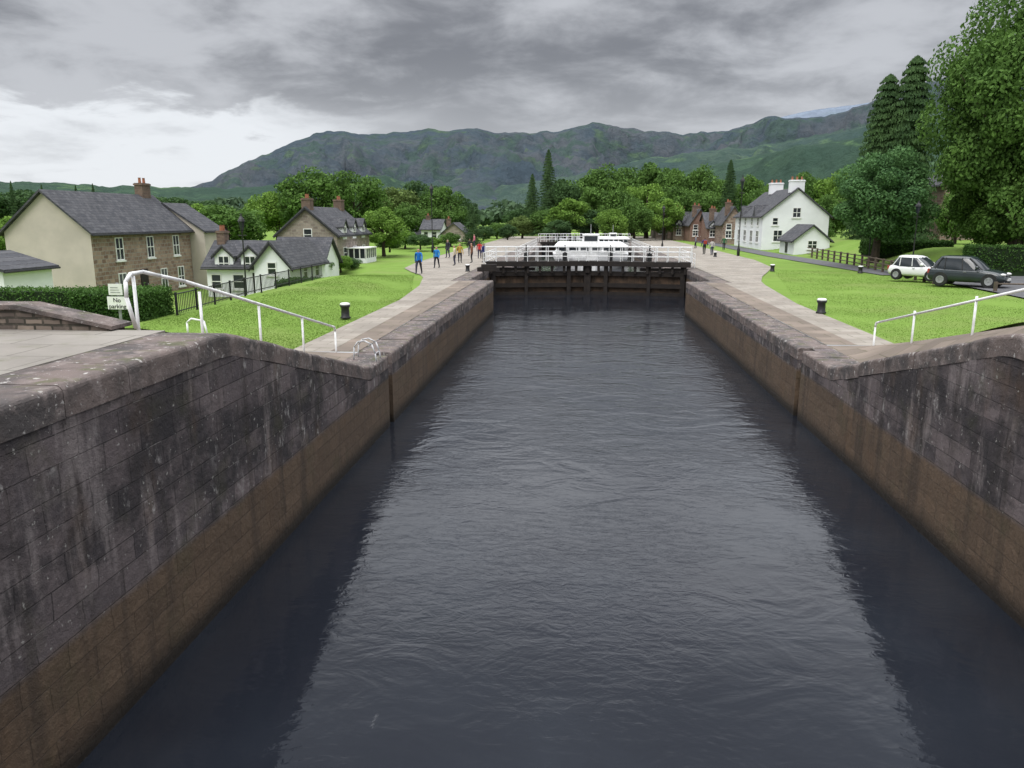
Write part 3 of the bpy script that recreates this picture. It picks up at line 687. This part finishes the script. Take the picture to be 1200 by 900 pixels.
for u,v,Y,w in((-10,218,210,100),(35,220,220,100),(75,222,215,100),(120,223,210,90),(165,226,220,96),(210,226,200,86),(240,230,210,70),(95,230,190,80),(185,234,190,80)):
    T('d%d'%((u+10)%4),u,v,Y,w,'dark','dark tree on the far left skyline behind the stone house',group=gl)
for u,v in((12,211),(48,215),(88,216),(108,214)): T('k2',u,v,205,18,'con','pointed conifer among the far left skyline trees',name='conifer_tree',group='pointed conifers on the far left skyline')
T('k1',643,174,172,38,'con','tallest dark conifer left of the centre wood',name='conifer_tree')
T('k0',624,203,176,34,'con','shorter dark conifer just left of the tallest centre conifer',name='conifer_tree')
gc='broadleaf trees in the wood beyond the lock'
for i,(u,v,Y,w,tt) in enumerate([(608,240,180,40,'dark'),(662,207,172,58,'dark'),(684,196,175,72,'mid'),(712,190,178,74,'mid'),(742,185,180,76,'mid'),(768,187,176,74,'mid'),(796,186,172,74,'mid'),(826,191,168,66,'mid'),(850,202,165,54,'mid'),
   (700,216,150,70,'mid'),(760,206,155,74,'bright'),(728,218,146,58,'mid'),(800,210,150,66,'mid'),(668,230,140,60,'bright'),(642,240,150,50,'mid'),(612,252,150,40,'olive'),(832,216,146,58,'mid'),(878,202,160,54,'mid'),(780,226,142,54,'bright'),(744,234,138,50,'mid'),(718,240,134,44,'bright'),(692,244,140,44,'dark'),(654,254,134,36,'dark')]):
    T('d%d'%(i%4),u,v,Y,w,tt,'leafy green tree in the wood beyond the lock gates',group=gc)
T('k1',857,186,142,36,'con','dark pointed conifer behind the brown gabled house',name='conifer_tree')
gr_='green trees behind the white gabled house'
for i,(u,v,Y,w,tt) in enumerate([(902,206,150,54,'mid'),(950,198,140,70,'mid'),(985,190,135,70,'bright'),(1010,194,125,64,'mid'),(975,220,120,50,'mid'),(965,258,104,34,'mid')]):
    T('d%d'%(i%4),u,v,Y,w,tt,'leafy tree behind the white gabled house',group=gr_)
T('nearround',1038,168,64,132,'blue','dense rounded green tree behind the parked cars',.6)
T('k3',1044,84,92,80,'con','left one of the two broad dark conifers on the right',1.2,name='conifer_tree')
T('k3',1076,62,90,88,'con','right and taller of the two broad dark conifers',1.2,name='conifer_tree')
T('nearbig',1230,-40,60,258,'mid','huge spreading tree at the right edge of the view',1.2)
T('nearround',1176,178,62,112,'mid','full leafy tree filling the space below the huge spreading tree',.5)
T('d3',1128,212,76,60,'mid','understorey tree beside the half hidden stone house',.6)
T('d1',1212,180,57,110,'mid','bushy tree at right edge behind the car park hedge',.5)
T('d2',1128,150,104,46,'mid','leafy tree between the tall conifers and the huge tree',1.2)
rs=np.random.RandomState(77); PP=[];DD=[]
for k in range(130):
    u=-150+1500*k/129; Y=rs.uniform(230,330); p=At(u,rs.uniform(228,246) if u<950 else rs.uniform(205,235),Y); P,d=roundP(rs,420,8); w=rs.uniform(14,20)
    PP.append(P*np.array([w,w,p.z])+np.array([p.x,Y,0])); DD.append(d)
o=bpy.data.objects.new('woodland',leafmesh('woodland',np.concatenate(PP),1.05,TI['far'],rs,.7,np.concatenate(DD))); C.objects.link(o)
tag(o,'distant mass of green woodland at the foot of the hills','woodland',kind='stuff')
def hedge(label,x0,x1,y0,y1,zb,h,n,sz=.05,mat=None,name='hedge'):
    t=thing(name,label,'hedge',((x0+x1)/2,(y0+y1)/2,zb)); rs=np.random.RandomState(int(abs(x0*7+y0)))
    f=rs.randint(0,5,n); U=rs.uniform(0,1,(n,3))
    U[f==0,1]=0;U[f==1,1]=1;U[f==2,0]=0;U[f==3,0]=1;U[f==4,2]=1
    P=U*np.array([x1-x0,y1-y0,h])-np.array([(x1-x0)/2,(y1-y0)/2,0])+rs.normal(size=(n,3))*.05
    o=bpy.data.objects.new('foliage',leafmesh('foliage',P,sz,mat or M['hedge'],rs)); C.objects.link(o); o.parent=t
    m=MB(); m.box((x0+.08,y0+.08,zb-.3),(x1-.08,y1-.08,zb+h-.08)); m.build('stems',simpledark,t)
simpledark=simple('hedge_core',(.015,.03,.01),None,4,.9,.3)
hedge('clipped box hedge behind the signs at left',-17.4,-15.0,25,27.2,.15,1.15,14000)
hedge('second long low clipped hedge further left behind the stone wall',-27,-18.6,30.5,31.4,-.4,1.25,14000)
hedge('long clipped hedge behind the parked cars on the right',26,60,54,55.3,.3,1.7,26000,.08)
hedge('shaggy green shrub bank behind the round tree and fence',24.6,31,68,71,.9,1.0,9000,.09)
hedge('low shrubbery at the foot of the white cottages',-18.6,-15.9,46,49,-1.4,1.4,9000,.07)
rs=np.random.RandomState(3); n=70000
xs_=rs.uniform(-14.6,-8.3,n); ysb=21+ (52-21)*rs.uniform(0,1,n)**1.6
xs2=rs.uniform(9.7,21,n); ys2=20+(60-20)*rs.uniform(0,1,n)**1.6
P=[]
for a,b in zip(xs_,ysb):
    if b>42 and a>-9.2-(b-42)*.2: continue
    P.append((a,b,zL(a,b)+.008))
for a,b in zip(xs2,ys2):
    if a<10+max(0,(b-36))*.19: continue
    P.append((a,b,zR(a,b)+.008))
P=np.array(P); dn=rs.normal(size=(len(P),3))*np.array([1,1,.25])
o=bpy.data.objects.new('grass',leafmesh('grass',P,.02,M['blade'],rs,.5,dn)); C.objects.link(o); tag(o,'short green grass blades covering both lockside lawns','grass',kind='stuff')
# ---------------------------------------------------------------- hills
def hill_mat(name,cols,sc=1/260.,gr=.7,bd=60):  # hill colours passed in already have distance haze mixed into them
    t=NT(name); c=t.mix(t.step(t.noise(sc,8,rough=.65),.38,.62),cols[0],cols[1])
    c=t.mix(t.step(t.noise(sc*2.2,8,rough=.65),.48,.60),c,cols[2])
    c=t.mix(t.step(t.noise(sc*1.6,7,st=(1,1,3),rough=.62),.56,.66,0,gr),c,cols[3])
    c=t.mix(t.step(t.noise(sc*9,7,rough=.7),.42,.62,0,.4),c,tuple(x*.62 for x in cols[0]))
    return t.end(c,.95,t.bump(t.noise(sc*4,9,rough=.7),.85,bd),.05)
def hill(name,prof,d0,d1,mat,amp,sd=0,rough=1.2,K=2,fq=.035):
    us=rng(prof[0][0],prof[-1][0],4); nr=34; m=MB()
    raw=[line(prof,u) for u in us]
    vv=[sum(raw[max(0,min(len(raw)-1,i+k))] for k in range(-K,K+1))/(2*K+1) for i in range(len(raw))]
    for j in range(nr+5):
        for u,v0 in zip(us,vv):
            v=v0+(noise.fractal((u*fq,sd,0),.8,2,6)*rough)
            dr=ray(u,256); dr.z=0; dr.normalize(); tt=j/nr
            dist=d0+(d1-d0)*min(1.25,tt)
            zc=CAMZ+(256-v)*d1/920
            s=tt**1.1 if tt<=1 else 1-(tt-1)*2
            x,y=dr.x*dist,dr.y*dist
            e=noise.hetero_terrain((x/500,y/500,sd),.8,2.1,6,.4)-0.6
            rid=abs(noise.fractal((x/420,y/420,sd+3),.8,2,6)); w=math.sin(min(1,tt)*math.pi)
            z=zc*s+amp*(e*.8+.5-rid*1.5)*w*(.25+zc/(amp*6))
            z=min(z,CAMZ+(zc-CAMZ)*dist/d1*(1 if tt>=1 else .985))
            m.v.append((x,y,max(-4,z)))
    n=len(us)
    for j in range(nr+4):
        for i in range(n-1):
            q=j*n+i; m.f.append((q,q+1,q+n+1,q+n)); m.m.append(0)
    o=m.build(name,mat,smooth=True,fix=False); o['kind']='structure'
H1=hill_mat('moor_hill',[(.060,.084,.104),(.092,.104,.116),(.062,.096,.084),(.09,.14,.085)],bd=48)  # moor tones with bluish aerial haze painted in
H2=hill_mat('forest_hill',[(.042,.075,.056),(.055,.096,.062),(.04,.07,.052),(.10,.17,.075)],1/150.,.75,20)
H3=hill_mat('far_hill',[(.17,.21,.27),(.2,.235,.29),(.18,.22,.27),(.18,.225,.26)],1/600.,bd=30)  # pale blue colour stands for haze over the farthest hills
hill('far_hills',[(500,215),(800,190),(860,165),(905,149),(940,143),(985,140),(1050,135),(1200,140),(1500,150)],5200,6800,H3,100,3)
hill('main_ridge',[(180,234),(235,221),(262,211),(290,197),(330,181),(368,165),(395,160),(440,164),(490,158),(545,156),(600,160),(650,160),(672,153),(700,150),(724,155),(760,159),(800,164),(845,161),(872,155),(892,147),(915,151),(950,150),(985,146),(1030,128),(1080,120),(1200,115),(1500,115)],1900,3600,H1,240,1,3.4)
hill('middle_slope',[(440,250),(500,236),(560,224),(620,214),(680,205),(740,192),(800,184),(860,180),(930,172),(1000,160),(1100,150),(1500,150)],1500,2600,hill_mat('mid_hill',[(.052,.085,.08),(.074,.112,.088),(.048,.08,.068),(.105,.17,.09)],1/200.,.8,32),150,8,3.0)  # mid slope greens blued in the colour to suggest haze
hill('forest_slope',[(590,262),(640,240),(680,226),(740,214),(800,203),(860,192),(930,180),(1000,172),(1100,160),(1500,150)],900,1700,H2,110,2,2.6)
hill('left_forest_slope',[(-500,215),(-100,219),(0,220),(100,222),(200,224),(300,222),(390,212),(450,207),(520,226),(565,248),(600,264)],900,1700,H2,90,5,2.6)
# ---------------------------------------------------------------- walls, fences, signs, lamps
t=thing('stone_wall','low coursed rubble stone wall with sloping end on the upper left platform','wall',(-12,11.5,2.1))
m=MB(); m.extr([(-40,1.9),(-7.25,1.9),(-7.25,2.12),(-8.7,2.42),(-40,2.42)],'y',11.2,11.65); m.build('masonry',M['rub'],t)
m=MB(); m.extr([(-40,2.422),(-8.68,2.422),(-7.15,2.122),(-7.15,2.18),(-8.66,2.49),(-40,2.49)],'y',11.15,11.7); m.build('coping',M['cope'],t)
def fence(name,label,pts,h,sp,rails,mat,r=.04,zf=None,bars=False):
    t=thing(name,label,'fence',(pts[0][0],pts[0][1],0)); z=zf
    mr=MB()
    for (xa,ya),(xb,yb) in zip(pts[:-1],pts[1:]):
        L=math.hypot(xb-xa,yb-ya); n=max(1,round(L/sp))
        for k in range(n):
            x,y=xa+(xb-xa)*k/n,ya+(yb-ya)*k/n; zz=z(x,y)
            m=MB(); m.box((x-r,y-r,zz-.2),(x+r,y+r,zz+h)); m.build('post',mat,t)
            x2,y2=xa+(xb-xa)*(k+1)/n,ya+(yb-ya)*(k+1)/n; z2=z(x2,y2)
            for q in rails: mr.tube((x,y,zz+q),(x2,y2,z2+q),r*.6,6)
            if bars:
                nb=12
                for b_ in range(nb):
                    f=(b_+.5)/nb; bx,by,bz=x+(x2-x)*f,y+(y2-y)*f,zz+(z2-zz)*f; mr.tube((bx,by,bz+.05),(bx,by,bz+h-.05),r*.4,4)
    mr.build('rail',mat,t)
fence('metal_fence','low dark metal railing fence along the left lawn crest',[(-14.6,26.8),(-15.2,34),(-15.6,46)],.85,2.0,(.15,.78),M['black'],.035,zL,True)
fence('timber_fence','brown timber post and rail fence behind the right lawn',[(20.4,46.5),(21.4,54),(22.4,64),(23.2,82)],1.0,1.9,(.3,.62,.92),M['fence'],.07,zR)
fence('timber_fence','brown timber rail fence in front of the parked cars at right',[(21,41),(30,40),(40,40)],.55,2,(.45,),M['fence'],.07,zR)
def text(body,size,loc,parent,mat,align='CENTER'):
    cu=bpy.data.curves.new('lettering','FONT'); cu.body=body; cu.size=size; cu.align_x=align; cu.align_y='CENTER'; cu.extrude=.003
    ob=bpy.data.objects.new('tmp',cu); C.objects.link(ob); bpy.context.view_layer.update()
    me=bpy.data.meshes.new_from_object(ob.evaluated_get(bpy.context.evaluated_depsgraph_get())); bpy.data.objects.remove(ob)
    me.transform(Matrix.Rotation(math.radians(90),4,'X')); me.materials.clear(); me.materials.append(mat)
    o=bpy.data.objects.new('lettering',me); C.objects.link(o); o.parent=parent; o.location=Vector(loc)-off(parent); return o
p=At(138,355,18.5)
t=thing('sign_post','white No parking sign with smaller notice above on a post by the hedge','sign',(p.x,18.5,zL(p.x,18.5)))
m=MB(); m.tube((p.x,18.56,zL(p.x,18.5)-.2),(p.x,18.56,p.z+.5),.035,8); m.build('post',M['grey'],t)
m=MB(); m.box((p.x-.26,18.48,p.z-.16),(p.x+.26,18.5,p.z+.16)); b=m.build('sign_board',M['trim'],t)
text('No\nparking',.155,(p.x,18.475,p.z-.01),b,M['black'])
m=MB(); m.box((p.x-.2,18.48,p.z+.2),(p.x+.16,18.5,p.z+.48)); b=m.build('notice_board',M['trim'],t)
m=MB()
for k in range(3): m.box((p.x-.15,18.474,p.z+.26+k*.06),(p.x+.11-.03*k,18.479,p.z+.275+k*.06))
m.build('print_line',M['grey'],b)
def lamp():
    t=thing('street_lamp','','street lamp')
    m=MB(); m.lathe([(.13,0),(.13,.4),(.08,.5),(.06,.7),(.045,.8),(.035,3.9),(.06,3.95),(.04,4.0)],n=12); m.build('post',M['black'],t,True)
    m=MB(); m.tube((-.25,0,3.75),(.25,0,3.75),.02,6); m.build('crossbar',M['black'],t)
    m=MB(); m.lathe([(.10,4.0),(.18,4.42)],n=6); m.build('lantern',M['pane'],t)
    m=MB(); m.lathe([(.23,4.42),(.18,4.52),(.06,4.66),(.03,4.8)],n=6); m.build('lantern_cap',M['black'],t)
    return t
lp=lamp(); H0=4.8
for i,(u,vt,vb,l,Y) in enumerate([(1017,226,312,'tall black lantern lamp post beside the round tree at right',None),(921,238,292,'black lamp post in front of the white gabled house',None),(865,205,300,'tall black lamp post on the right quay near the gates',None),
  (507,215,296,'tall black lamp post among the people on the left bank',None),(288,250,330,'black lamp post in front of the white cottages at left',46),(776,240,290,'slim distant lamp post right of the boats',None),(1070,235,300,'black lamp post right of the round tree near the hedge',56)]):
    if Y is None: p=G(u,vb,0.0)
    else: p=At(u,vb,Y); p.z=(zL if p.x<0 else zR)(p.x,Y)
    top=At(u,vt,p.y).z; s=(top-p.z)/H0; w=1+(s-1)*.25
    if i==0: lp.location=p; lp.scale=(w,w,s); lp['label']=l; lp['group']='black lantern lamp posts'
    else: dup(lp,p,sc=(w,w,s),label=l,group='black lantern lamp posts')
# ---------------------------------------------------------------- cars
def car(label,L,W,H,paint,loc,rz,belt=.58,suv=False):
    t=thing('parked_car',label,'car'); hb=H*belt; w=W/2
    st=[(-.5,.80,.40,hb*.70),(-.485,.90,.3,hb*.93),(-.43,.97,.24,hb),(-.25,1,.22,hb),(0,1,.22,hb*.985),(.18,1,.22,hb*.965)]
    st+=[(.28,.98,.22,hb*.93),(.38,.94,.24,hb*.87),(.45,.86,.28,hb*.76),(.485,.76,.34,hb*.62),(.5,.62,.40,hb*.50)] if suv else [(.28,.98,.22,hb*.92),(.39,.92,.24,hb*.83),(.46,.80,.28,hb*.70),(.5,.60,.38,hb*.50)]
    m=MB(); vs=[];fs=[]
    for s,wf,zb,zt in st:
        q=w*wf; y=s*L
        for a,z in((0,zb),(.85,zb),(1,zb+.12),(1.0,(zb+zt)/2),(.96,zt-.11),(.80,zt),(0,zt+.06)): vs.append((q*a,y,z))
        for a,z in((.80,zt),(.96,zt-.11),(1.0,(zb+zt)/2),(1,zb+.12),(.85,zb)): vs.append((-q*a,y,z))
    n=12
    for i in range(len(st)-1):
        for k in range(n): fs.append((i*n+k,i*n+(k+1)%n,(i+1)*n+(k+1)%n,(i+1)*n+k))
    fs+=[tuple(range(n)),tuple(range(len(st)*n-n,len(st)*n))]
    m.add(vs,fs); b=m.build('body',paint,t,True); sd=b.modifiers.new('s','SUBSURF'); sd.levels=2; sd.render_levels=2
    yf,yr=.27*L,(-.475*L); ra,rb=(.19,.10) if suv else (.22,.11)
    def ring(z,a,b_,wd):
        n=20; o=[]
        for k in range(n):
            th=2*math.pi*k/n; c,s_=math.cos(th),math.sin(th)
            ex=.62; o.append((wd*math.copysign(abs(c)**ex,c),(a+b_)/2+(a-b_)/2*math.copysign(abs(s_)**ex,s_),z))
        return o
    rs_=[ring(hb-.08,yf,yr,w*.93),ring(hb+(H-hb)*.45,yf-ra*.5*L,yr+rb*.35*L,w*.87),ring(H-.10,yf-ra*L,yr+rb*L,w*.76)]
    def loft(rr,cap):
        m=MB(); n=20; m.v=[p for r in rr for p in r]
        for i in range(len(rr)-1):
            for k in range(n): m.f.append((i*n+k,i*n+(k+1)%n,(i+1)*n+(k+1)%n,(i+1)*n+k))
        if cap: m.f.append(tuple(range((len(rr)-1)*n,len(rr)*n)))
        m.m=[0]*len(m.f); return m
    loft(rs_,False).build('windows',M['pane'],t,True)
    loft([ring(H-.13,yf-(ra-.015)*L,yr+(rb-.015)*L,w*.78),ring(H-.06,yf-(ra+.02)*L,yr+(rb+.005)*L,w*.735),ring(H-.015,yf-(ra+.07)*L,yr+(rb+.05)*L,w*.58),ring(H,yf-(ra+.14)*L,yr+(rb+.12)*L,w*.3)],True).build('roof',paint,t,True)
    for s in(-1,1):
        for (yb,yt,dx) in((yf-.06*L,yf-(ra+.05)*L,1),(yr+.07*L,yr+(rb+.06)*L,1),(-.04*L,-.06*L,0),(-.27*L,-.27*L,0)):
            m=MB(); k=.93 if dx==0 else .86; m.tube((s*w*(k-.01),yb,hb-.05),(s*w*(.77 if dx==0 else .70),yt,H-.10),.026,6)
            m.build('pillar',paint if not suv else M['black'],t)
        m=MB(); m.lathe([(.02,-.08),(.09,-.06),(.10,.02),(.03,.08)],(s*(w+.04),.15*L,hb+.08),8); m.build('mirror',paint,t,True)
        for y in(.31*L,-.31*L):
            R_=.30 if not suv else .34
            m=MB(); m.tube((s*(w-.25),y,R_+.02),(s*(w+.006),y,R_+.02),R_*1.12,24); m.build('wheel_arch',M['black'],t)
            m=MB(); m.tube((s*(w-.2),y,R_),(s*(w+.03),y,R_),R_,24); wh=m.build('wheel',M['black'],t)
            m=MB(); m.lathe([(R_*.62,0),(R_*.58,.03),(R_*.2,.01),(.02,.02)],n=16)
            m.v=[(s*(w+.025+z),y+xx,R_+yy) for xx,yy,z in m.v]; m.build('rim',M['grey'],wh)
        m=MB(); m.lathe([(.02,-.06),(.13,-.04),(.15,.03),(.05,.07)],(s*w*.62,.455*L,hb*(.72 if suv else .68)),10); m.build('headlight',M['trim'],t,True)
        m=MB(); m.box((s*w*.8-.09,-.497*L,hb*.68),(s*w*.8+.07,-.47*L,hb*.92)); m.build('tail_light',M['redtrim'],t)
        m=MB(); m.box((s*w-.02,-.02*L,hb*.80),(s*w+.02,.02*L,hb*.83)); m.build('door_handle',M['grey'],t)
    m=MB(); m.box((-w*.38,.47*L,hb*.54),(w*.38,.49*L,hb*.68)); m.build('grille',M['black'],t)
    m=MB(); m.box((-.26,.49*L,.38),(.26,.512*L,.50)); m.build('number_plate',M['trim'],t)
    m=MB(); m.box((-.26,-.512*L,.52),(.26,-.495*L,.63)); m.build('number_plate',M['trim'],t)
    m=MB(); m.box((-w*.55,.484*L,.24),(w*.55,.498*L,.35)); m.build('bumper',M['black'],t)
    t.location=loc; t.rotation_euler=(0,0,rz)
pd=simple('dark_car_paint',(.022,.032,.034),None,1,.2,0,spec=.6); pw=simple('white_car_paint',(.72,.72,.72),(.70,.70,.70),1,.2,0,spec=.6)
p=G(1134,335,.2); car('dark rounded car parked nearest on the right car park',3.8,1.74,1.62,pd,p,math.radians(-130),.6,True)
p=G(1088,331,.2); car('white hatchback parked left of the dark car',3.3,1.58,1.45,pw,p+Vector((.3,2.0,0)),math.radians(-140),.6)
# ---------------------------------------------------------------- people
SK=simple('skin',(.45,.28,.20),None,8,.6,0)
def person(label,loc,rz,top,legs,hair=(.05,.03,.02),walk=.0,arm=0,h=1.72,bag=None,group=None):
    t=thing('person',label,'person')
    V=[];E=[];Rr=[]
    def v(x,y,z,r,p=None):
        V.append((x,y,z));Rr.append(r)
        if p is not None:E.append((p,len(V)-1))
        return len(V)-1
    pl=v(0,0,.95,.145); w_=v(0,.0,1.1,.125,pl); ch=v(0,.0,1.3,.155,w_); sh=v(0,0,1.42,.10,ch); nk=v(0,.01,1.49,.055,sh); hd=v(0,.02,1.57,.075,nk); h2=v(0,.015,1.65,.095,hd); h3=v(0,0,1.72,.06,h2)
    for s in(-1,1):
        k=walk*s
        a=v(s*.17,0,1.41,.065,sh); b=v(s*.235,-.02-k*.25,1.14,.048,a)
        if arm and s==1: c=v(s*.2,.26,1.2,.036,b); d=v(s*.14,.38,1.28,.032,c)
        else: c=v(s*.25,.06-k*.5,.90,.036,b); d=v(s*.25,.08-k*.55,.80,.034,c); v(s*.25,.09-k*.57,.74,.018,d)
        a=v(s*.095,0,.86,.10,pl); b=v(s*.105,.04+k*.35,.50,.065,a); c=v(s*.11,k*.65-.02,.12,.045,b); d=v(s*.11,.02+k*.65,.05,.045,c); v(s*.12,.15+k*.65,.035,.035,d)
    me=bpy.data.meshes.new('body'); me.from_pydata(V,E,[]); ob=bpy.data.objects.new('body',me); C.objects.link(ob)
    sk=ob.modifiers.new('k','SKIN'); sb=ob.modifiers.new('s','SUBSURF'); sb.levels=1; sb.render_levels=1
    for i,r in enumerate(Rr): me.skin_vertices[0].data[i].radius=(r,r*(.8 if i in(0,1,2,3) else 1))
    me.skin_vertices[0].data[0].use_root=True
    bpy.context.view_layer.update()
    nm_=bpy.data.meshes.new_from_object(ob.evaluated_get(bpy.context.evaluated_depsgraph_get())); ob.modifiers.clear(); ob.data=nm_; nm_.name='body'
    nm_.materials.clear()
    for c_ in(SK,simple('top_cloth',top,None,5,.8,.1),simple('leg_cloth',legs,None,5,.85,.1),simple('hair',hair,None,9,.7,.2),M['black']): nm_.materials.append(c_)
    for p_ in nm_.polygons:
        c=p_.center; p_.use_smooth=True
        if c.z>1.49: p_.material_index=3 if (c.z>1.675 or c.y<-.02) else 0
        elif c.z<.09: p_.material_index=4
        elif c.z<.83 and abs(c.x)>.2: p_.material_index=0
        elif c.z<.93 and abs(c.x)<.2: p_.material_index=2
        else: p_.material_index=1
    ob.parent=t
    m=MB(); m.lathe([(.0,-.03),(.016,-.02),(.012,.02),(.0,.03)],(0,.115,1.61),6); m.build('nose',SK,t,True)
    if bag: m=MB(); m.box((-.15,-.30,1.05),(.15,-.13,1.42)); o=m.build('rucksack',simple('bag_cloth',bag,None,4,.8,.1),t); bv=o.modifiers.new('b','BEVEL'); bv.width=.05; bv.segments=3
    t.location=loc; t.rotation_euler=(0,0,rz); s=h/1.76; t.scale=(s*1.12,s*1.12,s)
pp=[(491,321,'person in bright blue jacket and dark trousers walking on the left path',(.01,.14,.5),(.03,.03,.05),.5,180,None),
(512,314,'person in blue jacket with dark legs, second from left on the left bank',(.02,.2,.55),(.02,.02,.03),.3,170,None),
(525,302,'person in dark coat further back just right of the blue jackets',(.03,.03,.04),(.04,.04,.07),.1,150,None),
(533,311,'person in pale cream top standing in the group by the gates',(.6,.52,.38),(.05,.05,.08),.0,90,None),
(539,308,'person in mustard yellow top in the group by the gates',(.45,.3,.06),(.03,.03,.04),.1,200,(.3,.05,.05)),
(551,300,'person in black jacket near the back of the waiting group',(.02,.02,.02),(.12,.12,.14),.0,20,None),
(553,308,'person in brown jacket beside the gate end of the left bank',(.2,.09,.05),(.03,.03,.03),.0,100,None),
(562,303,'person in red jacket at the left end of the gate walkway',(.5,.03,.03),(.05,.05,.08),.1,0,None),
(825,298,'person in dark blue top with rucksack on the right quay by the gates',(.05,.05,.15),(.03,.03,.03),.2,10,(.35,.05,.03)),
(834,299,'person in pale top right of the rucksack walker on the right quay',(.5,.48,.45),(.05,.06,.1),.2,10,None),
(815,291,'person in grey coat far off on the right quay',(.2,.2,.22),(.03,.03,.04),.1,90,None),
(570,290,'person in pink top far back behind the gate railings',(.6,.2,.25),(.05,.05,.08),.1,90,None),
(601,292,'person in navy top behind the gate railings left of the boats',(.03,.04,.15),(.2,.18,.15),.0,60,None),
(848,293,'person in green jacket walking near the far lamp post',(.05,.15,.07),(.03,.03,.04),.3,180,None)]
for (u,v,l,tc,lc,wk,rz,bg) in pp:
    p=G(u,v,.02)
    if 563<u<610: p=Vector((-14 if u<590 else -8.4,p.y if u<590 else 68,.02))
    person(l,p,math.radians(rz),tc,lc,walk=wk,bag=bg,h=rnd.uniform(1.62,1.82))
# ---------------------------------------------------------------- camera, light, sky
cd=bpy.data.cameras.new('camera'); cam=bpy.data.objects.new('camera',cd); C.objects.link(cam); cam.location=(0,0,CAMZ)
cd.sensor_width=36; cd.lens=27; cd.clip_end=20000; cd.clip_start=.05
cam.rotation_euler=(math.pi/2-PITCH,0,YAW); S.camera=cam
sl=bpy.data.lights.new('sun','SUN'); sl.energy=1.5; sl.angle=math.radians(30); sl.color=(1,.97,.93); so=bpy.data.objects.new('sun',sl); C.objects.link(so)
el=math.radians(48); az=math.radians(-150)
sd=Vector((math.sin(az)*math.cos(el),math.cos(az)*math.cos(el),math.sin(el))); so.rotation_euler=sd.to_track_quat('Z','Y').to_euler()
W=bpy.data.worlds.new('World'); S.world=W; W.use_nodes=True; nt=W.node_tree; nd=nt.nodes; nd.clear()
def N(ty,**k):
    n=nd.new(ty)
    for a,b in k.items(): setattr(n,a,b)
    return n
Lk=nt.links.new
def mth(op,a,b=0.,clamp=False):
    n=N('ShaderNodeMath',operation=op,use_clamp=clamp)
    for i,v in((0,a),(1,b)):
        if hasattr(v,'is_output'): Lk(v,n.inputs[i])
        else: n.inputs[i].default_value=v
    return n.outputs[0]
sky=N('ShaderNodeTexSky',sky_type='NISHITA',sun_disc=False,sun_elevation=el,sun_rotation=az)
b1=N('ShaderNodeBackground'); b1.inputs[1].default_value=.1; Lk(sky.outputs[0],b1.inputs[0])
tc=N('ShaderNodeTexCoord'); sp=N('ShaderNodeSeparateXYZ'); Lk(tc.outputs['Generated'],sp.inputs[0])
zc=mth('MAXIMUM',sp.outputs[2],0.0); dv=mth('ADD',zc,.20)
cb=N('ShaderNodeCombineXYZ'); Lk(mth('DIVIDE',sp.outputs[0],dv),cb.inputs[0]); Lk(mth('DIVIDE',sp.outputs[1],dv),cb.inputs[1])
def wn(sc,det,dist=0,rough=.55,o=(0,0,0)):
    n=N('ShaderNodeTexNoise'); n.inputs['Scale'].default_value=sc;n.inputs['Detail'].default_value=det;n.inputs['Distortion'].default_value=dist;n.inputs['Roughness'].default_value=rough
    m=N('ShaderNodeVectorMath',operation='ADD'); Lk(cb.outputs[0],m.inputs[0]); m.inputs[1].default_value=o; Lk(m.outputs[0],n.inputs['Vector']); return n.outputs[0]
n1=wn(.95,5,.4,.5,(3,1,0)); n2=wn(3.0,8,.25,.58,(7,2,0))
def mr(v,a,b,lo=0.,hi=1.):
    n=N('ShaderNodeMapRange',interpolation_type='SMOOTHSTEP'); Lk(v,n.inputs[0]); n.inputs[1].default_value=a;n.inputs[2].default_value=b;n.inputs[3].default_value=lo;n.inputs[4].default_value=hi; return n.outputs[0]
def cmix(f,a,b):
    n=N('ShaderNodeMix',data_type='RGBA')
    if hasattr(f,'is_output'): Lk(f,n.inputs[0])
    else: n.inputs[0].default_value=f
    for i,v in((6,a),(7,b)):
        if hasattr(v,'is_output'): Lk(v,n.inputs[i])
        else: n.inputs[i].default_value=(*v,1)
    return n.outputs[2]
cl=mth('ADD',mth('MULTIPLY',n1,.5),mth('MULTIPLY',n2,.5))
base=cmix(mr(cl,.38,.61),(.225,.232,.255),(.56,.575,.61))
elv=mth('ADD',sp.outputs[2],mth('MULTIPLY',mth('SUBTRACT',n2,.5),.16))
low=mr(elv,.138,.108); left=mr(sp.outputs[0],-.12,-.40)
gap=mth('MULTIPLY',mth('MULTIPLY',low,left),mr(cl,.34,.52,.55,1.))
c=cmix(mr(sp.outputs[2],.20,.07,0,.6),base,(.59,.605,.64))
c=cmix(gap,c,(.86,.89,.93))
c=cmix(mr(sp.outputs[2],.25,.36),c,cmix(mr(cl,.37,.62),(.95,.98,1.05),(1.3,1.33,1.4)))
c=cmix(mr(sp.outputs[2],.40,.58),c,(.50,.52,.57))
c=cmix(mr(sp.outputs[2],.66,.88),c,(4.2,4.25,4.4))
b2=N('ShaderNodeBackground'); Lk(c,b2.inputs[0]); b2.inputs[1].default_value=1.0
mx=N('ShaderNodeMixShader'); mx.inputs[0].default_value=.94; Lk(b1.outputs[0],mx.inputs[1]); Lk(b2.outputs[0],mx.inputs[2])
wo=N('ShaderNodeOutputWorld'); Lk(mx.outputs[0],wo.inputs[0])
S.view_settings.view_transform='Standard'; S.view_settings.look='None'; S.view_settings.exposure=0
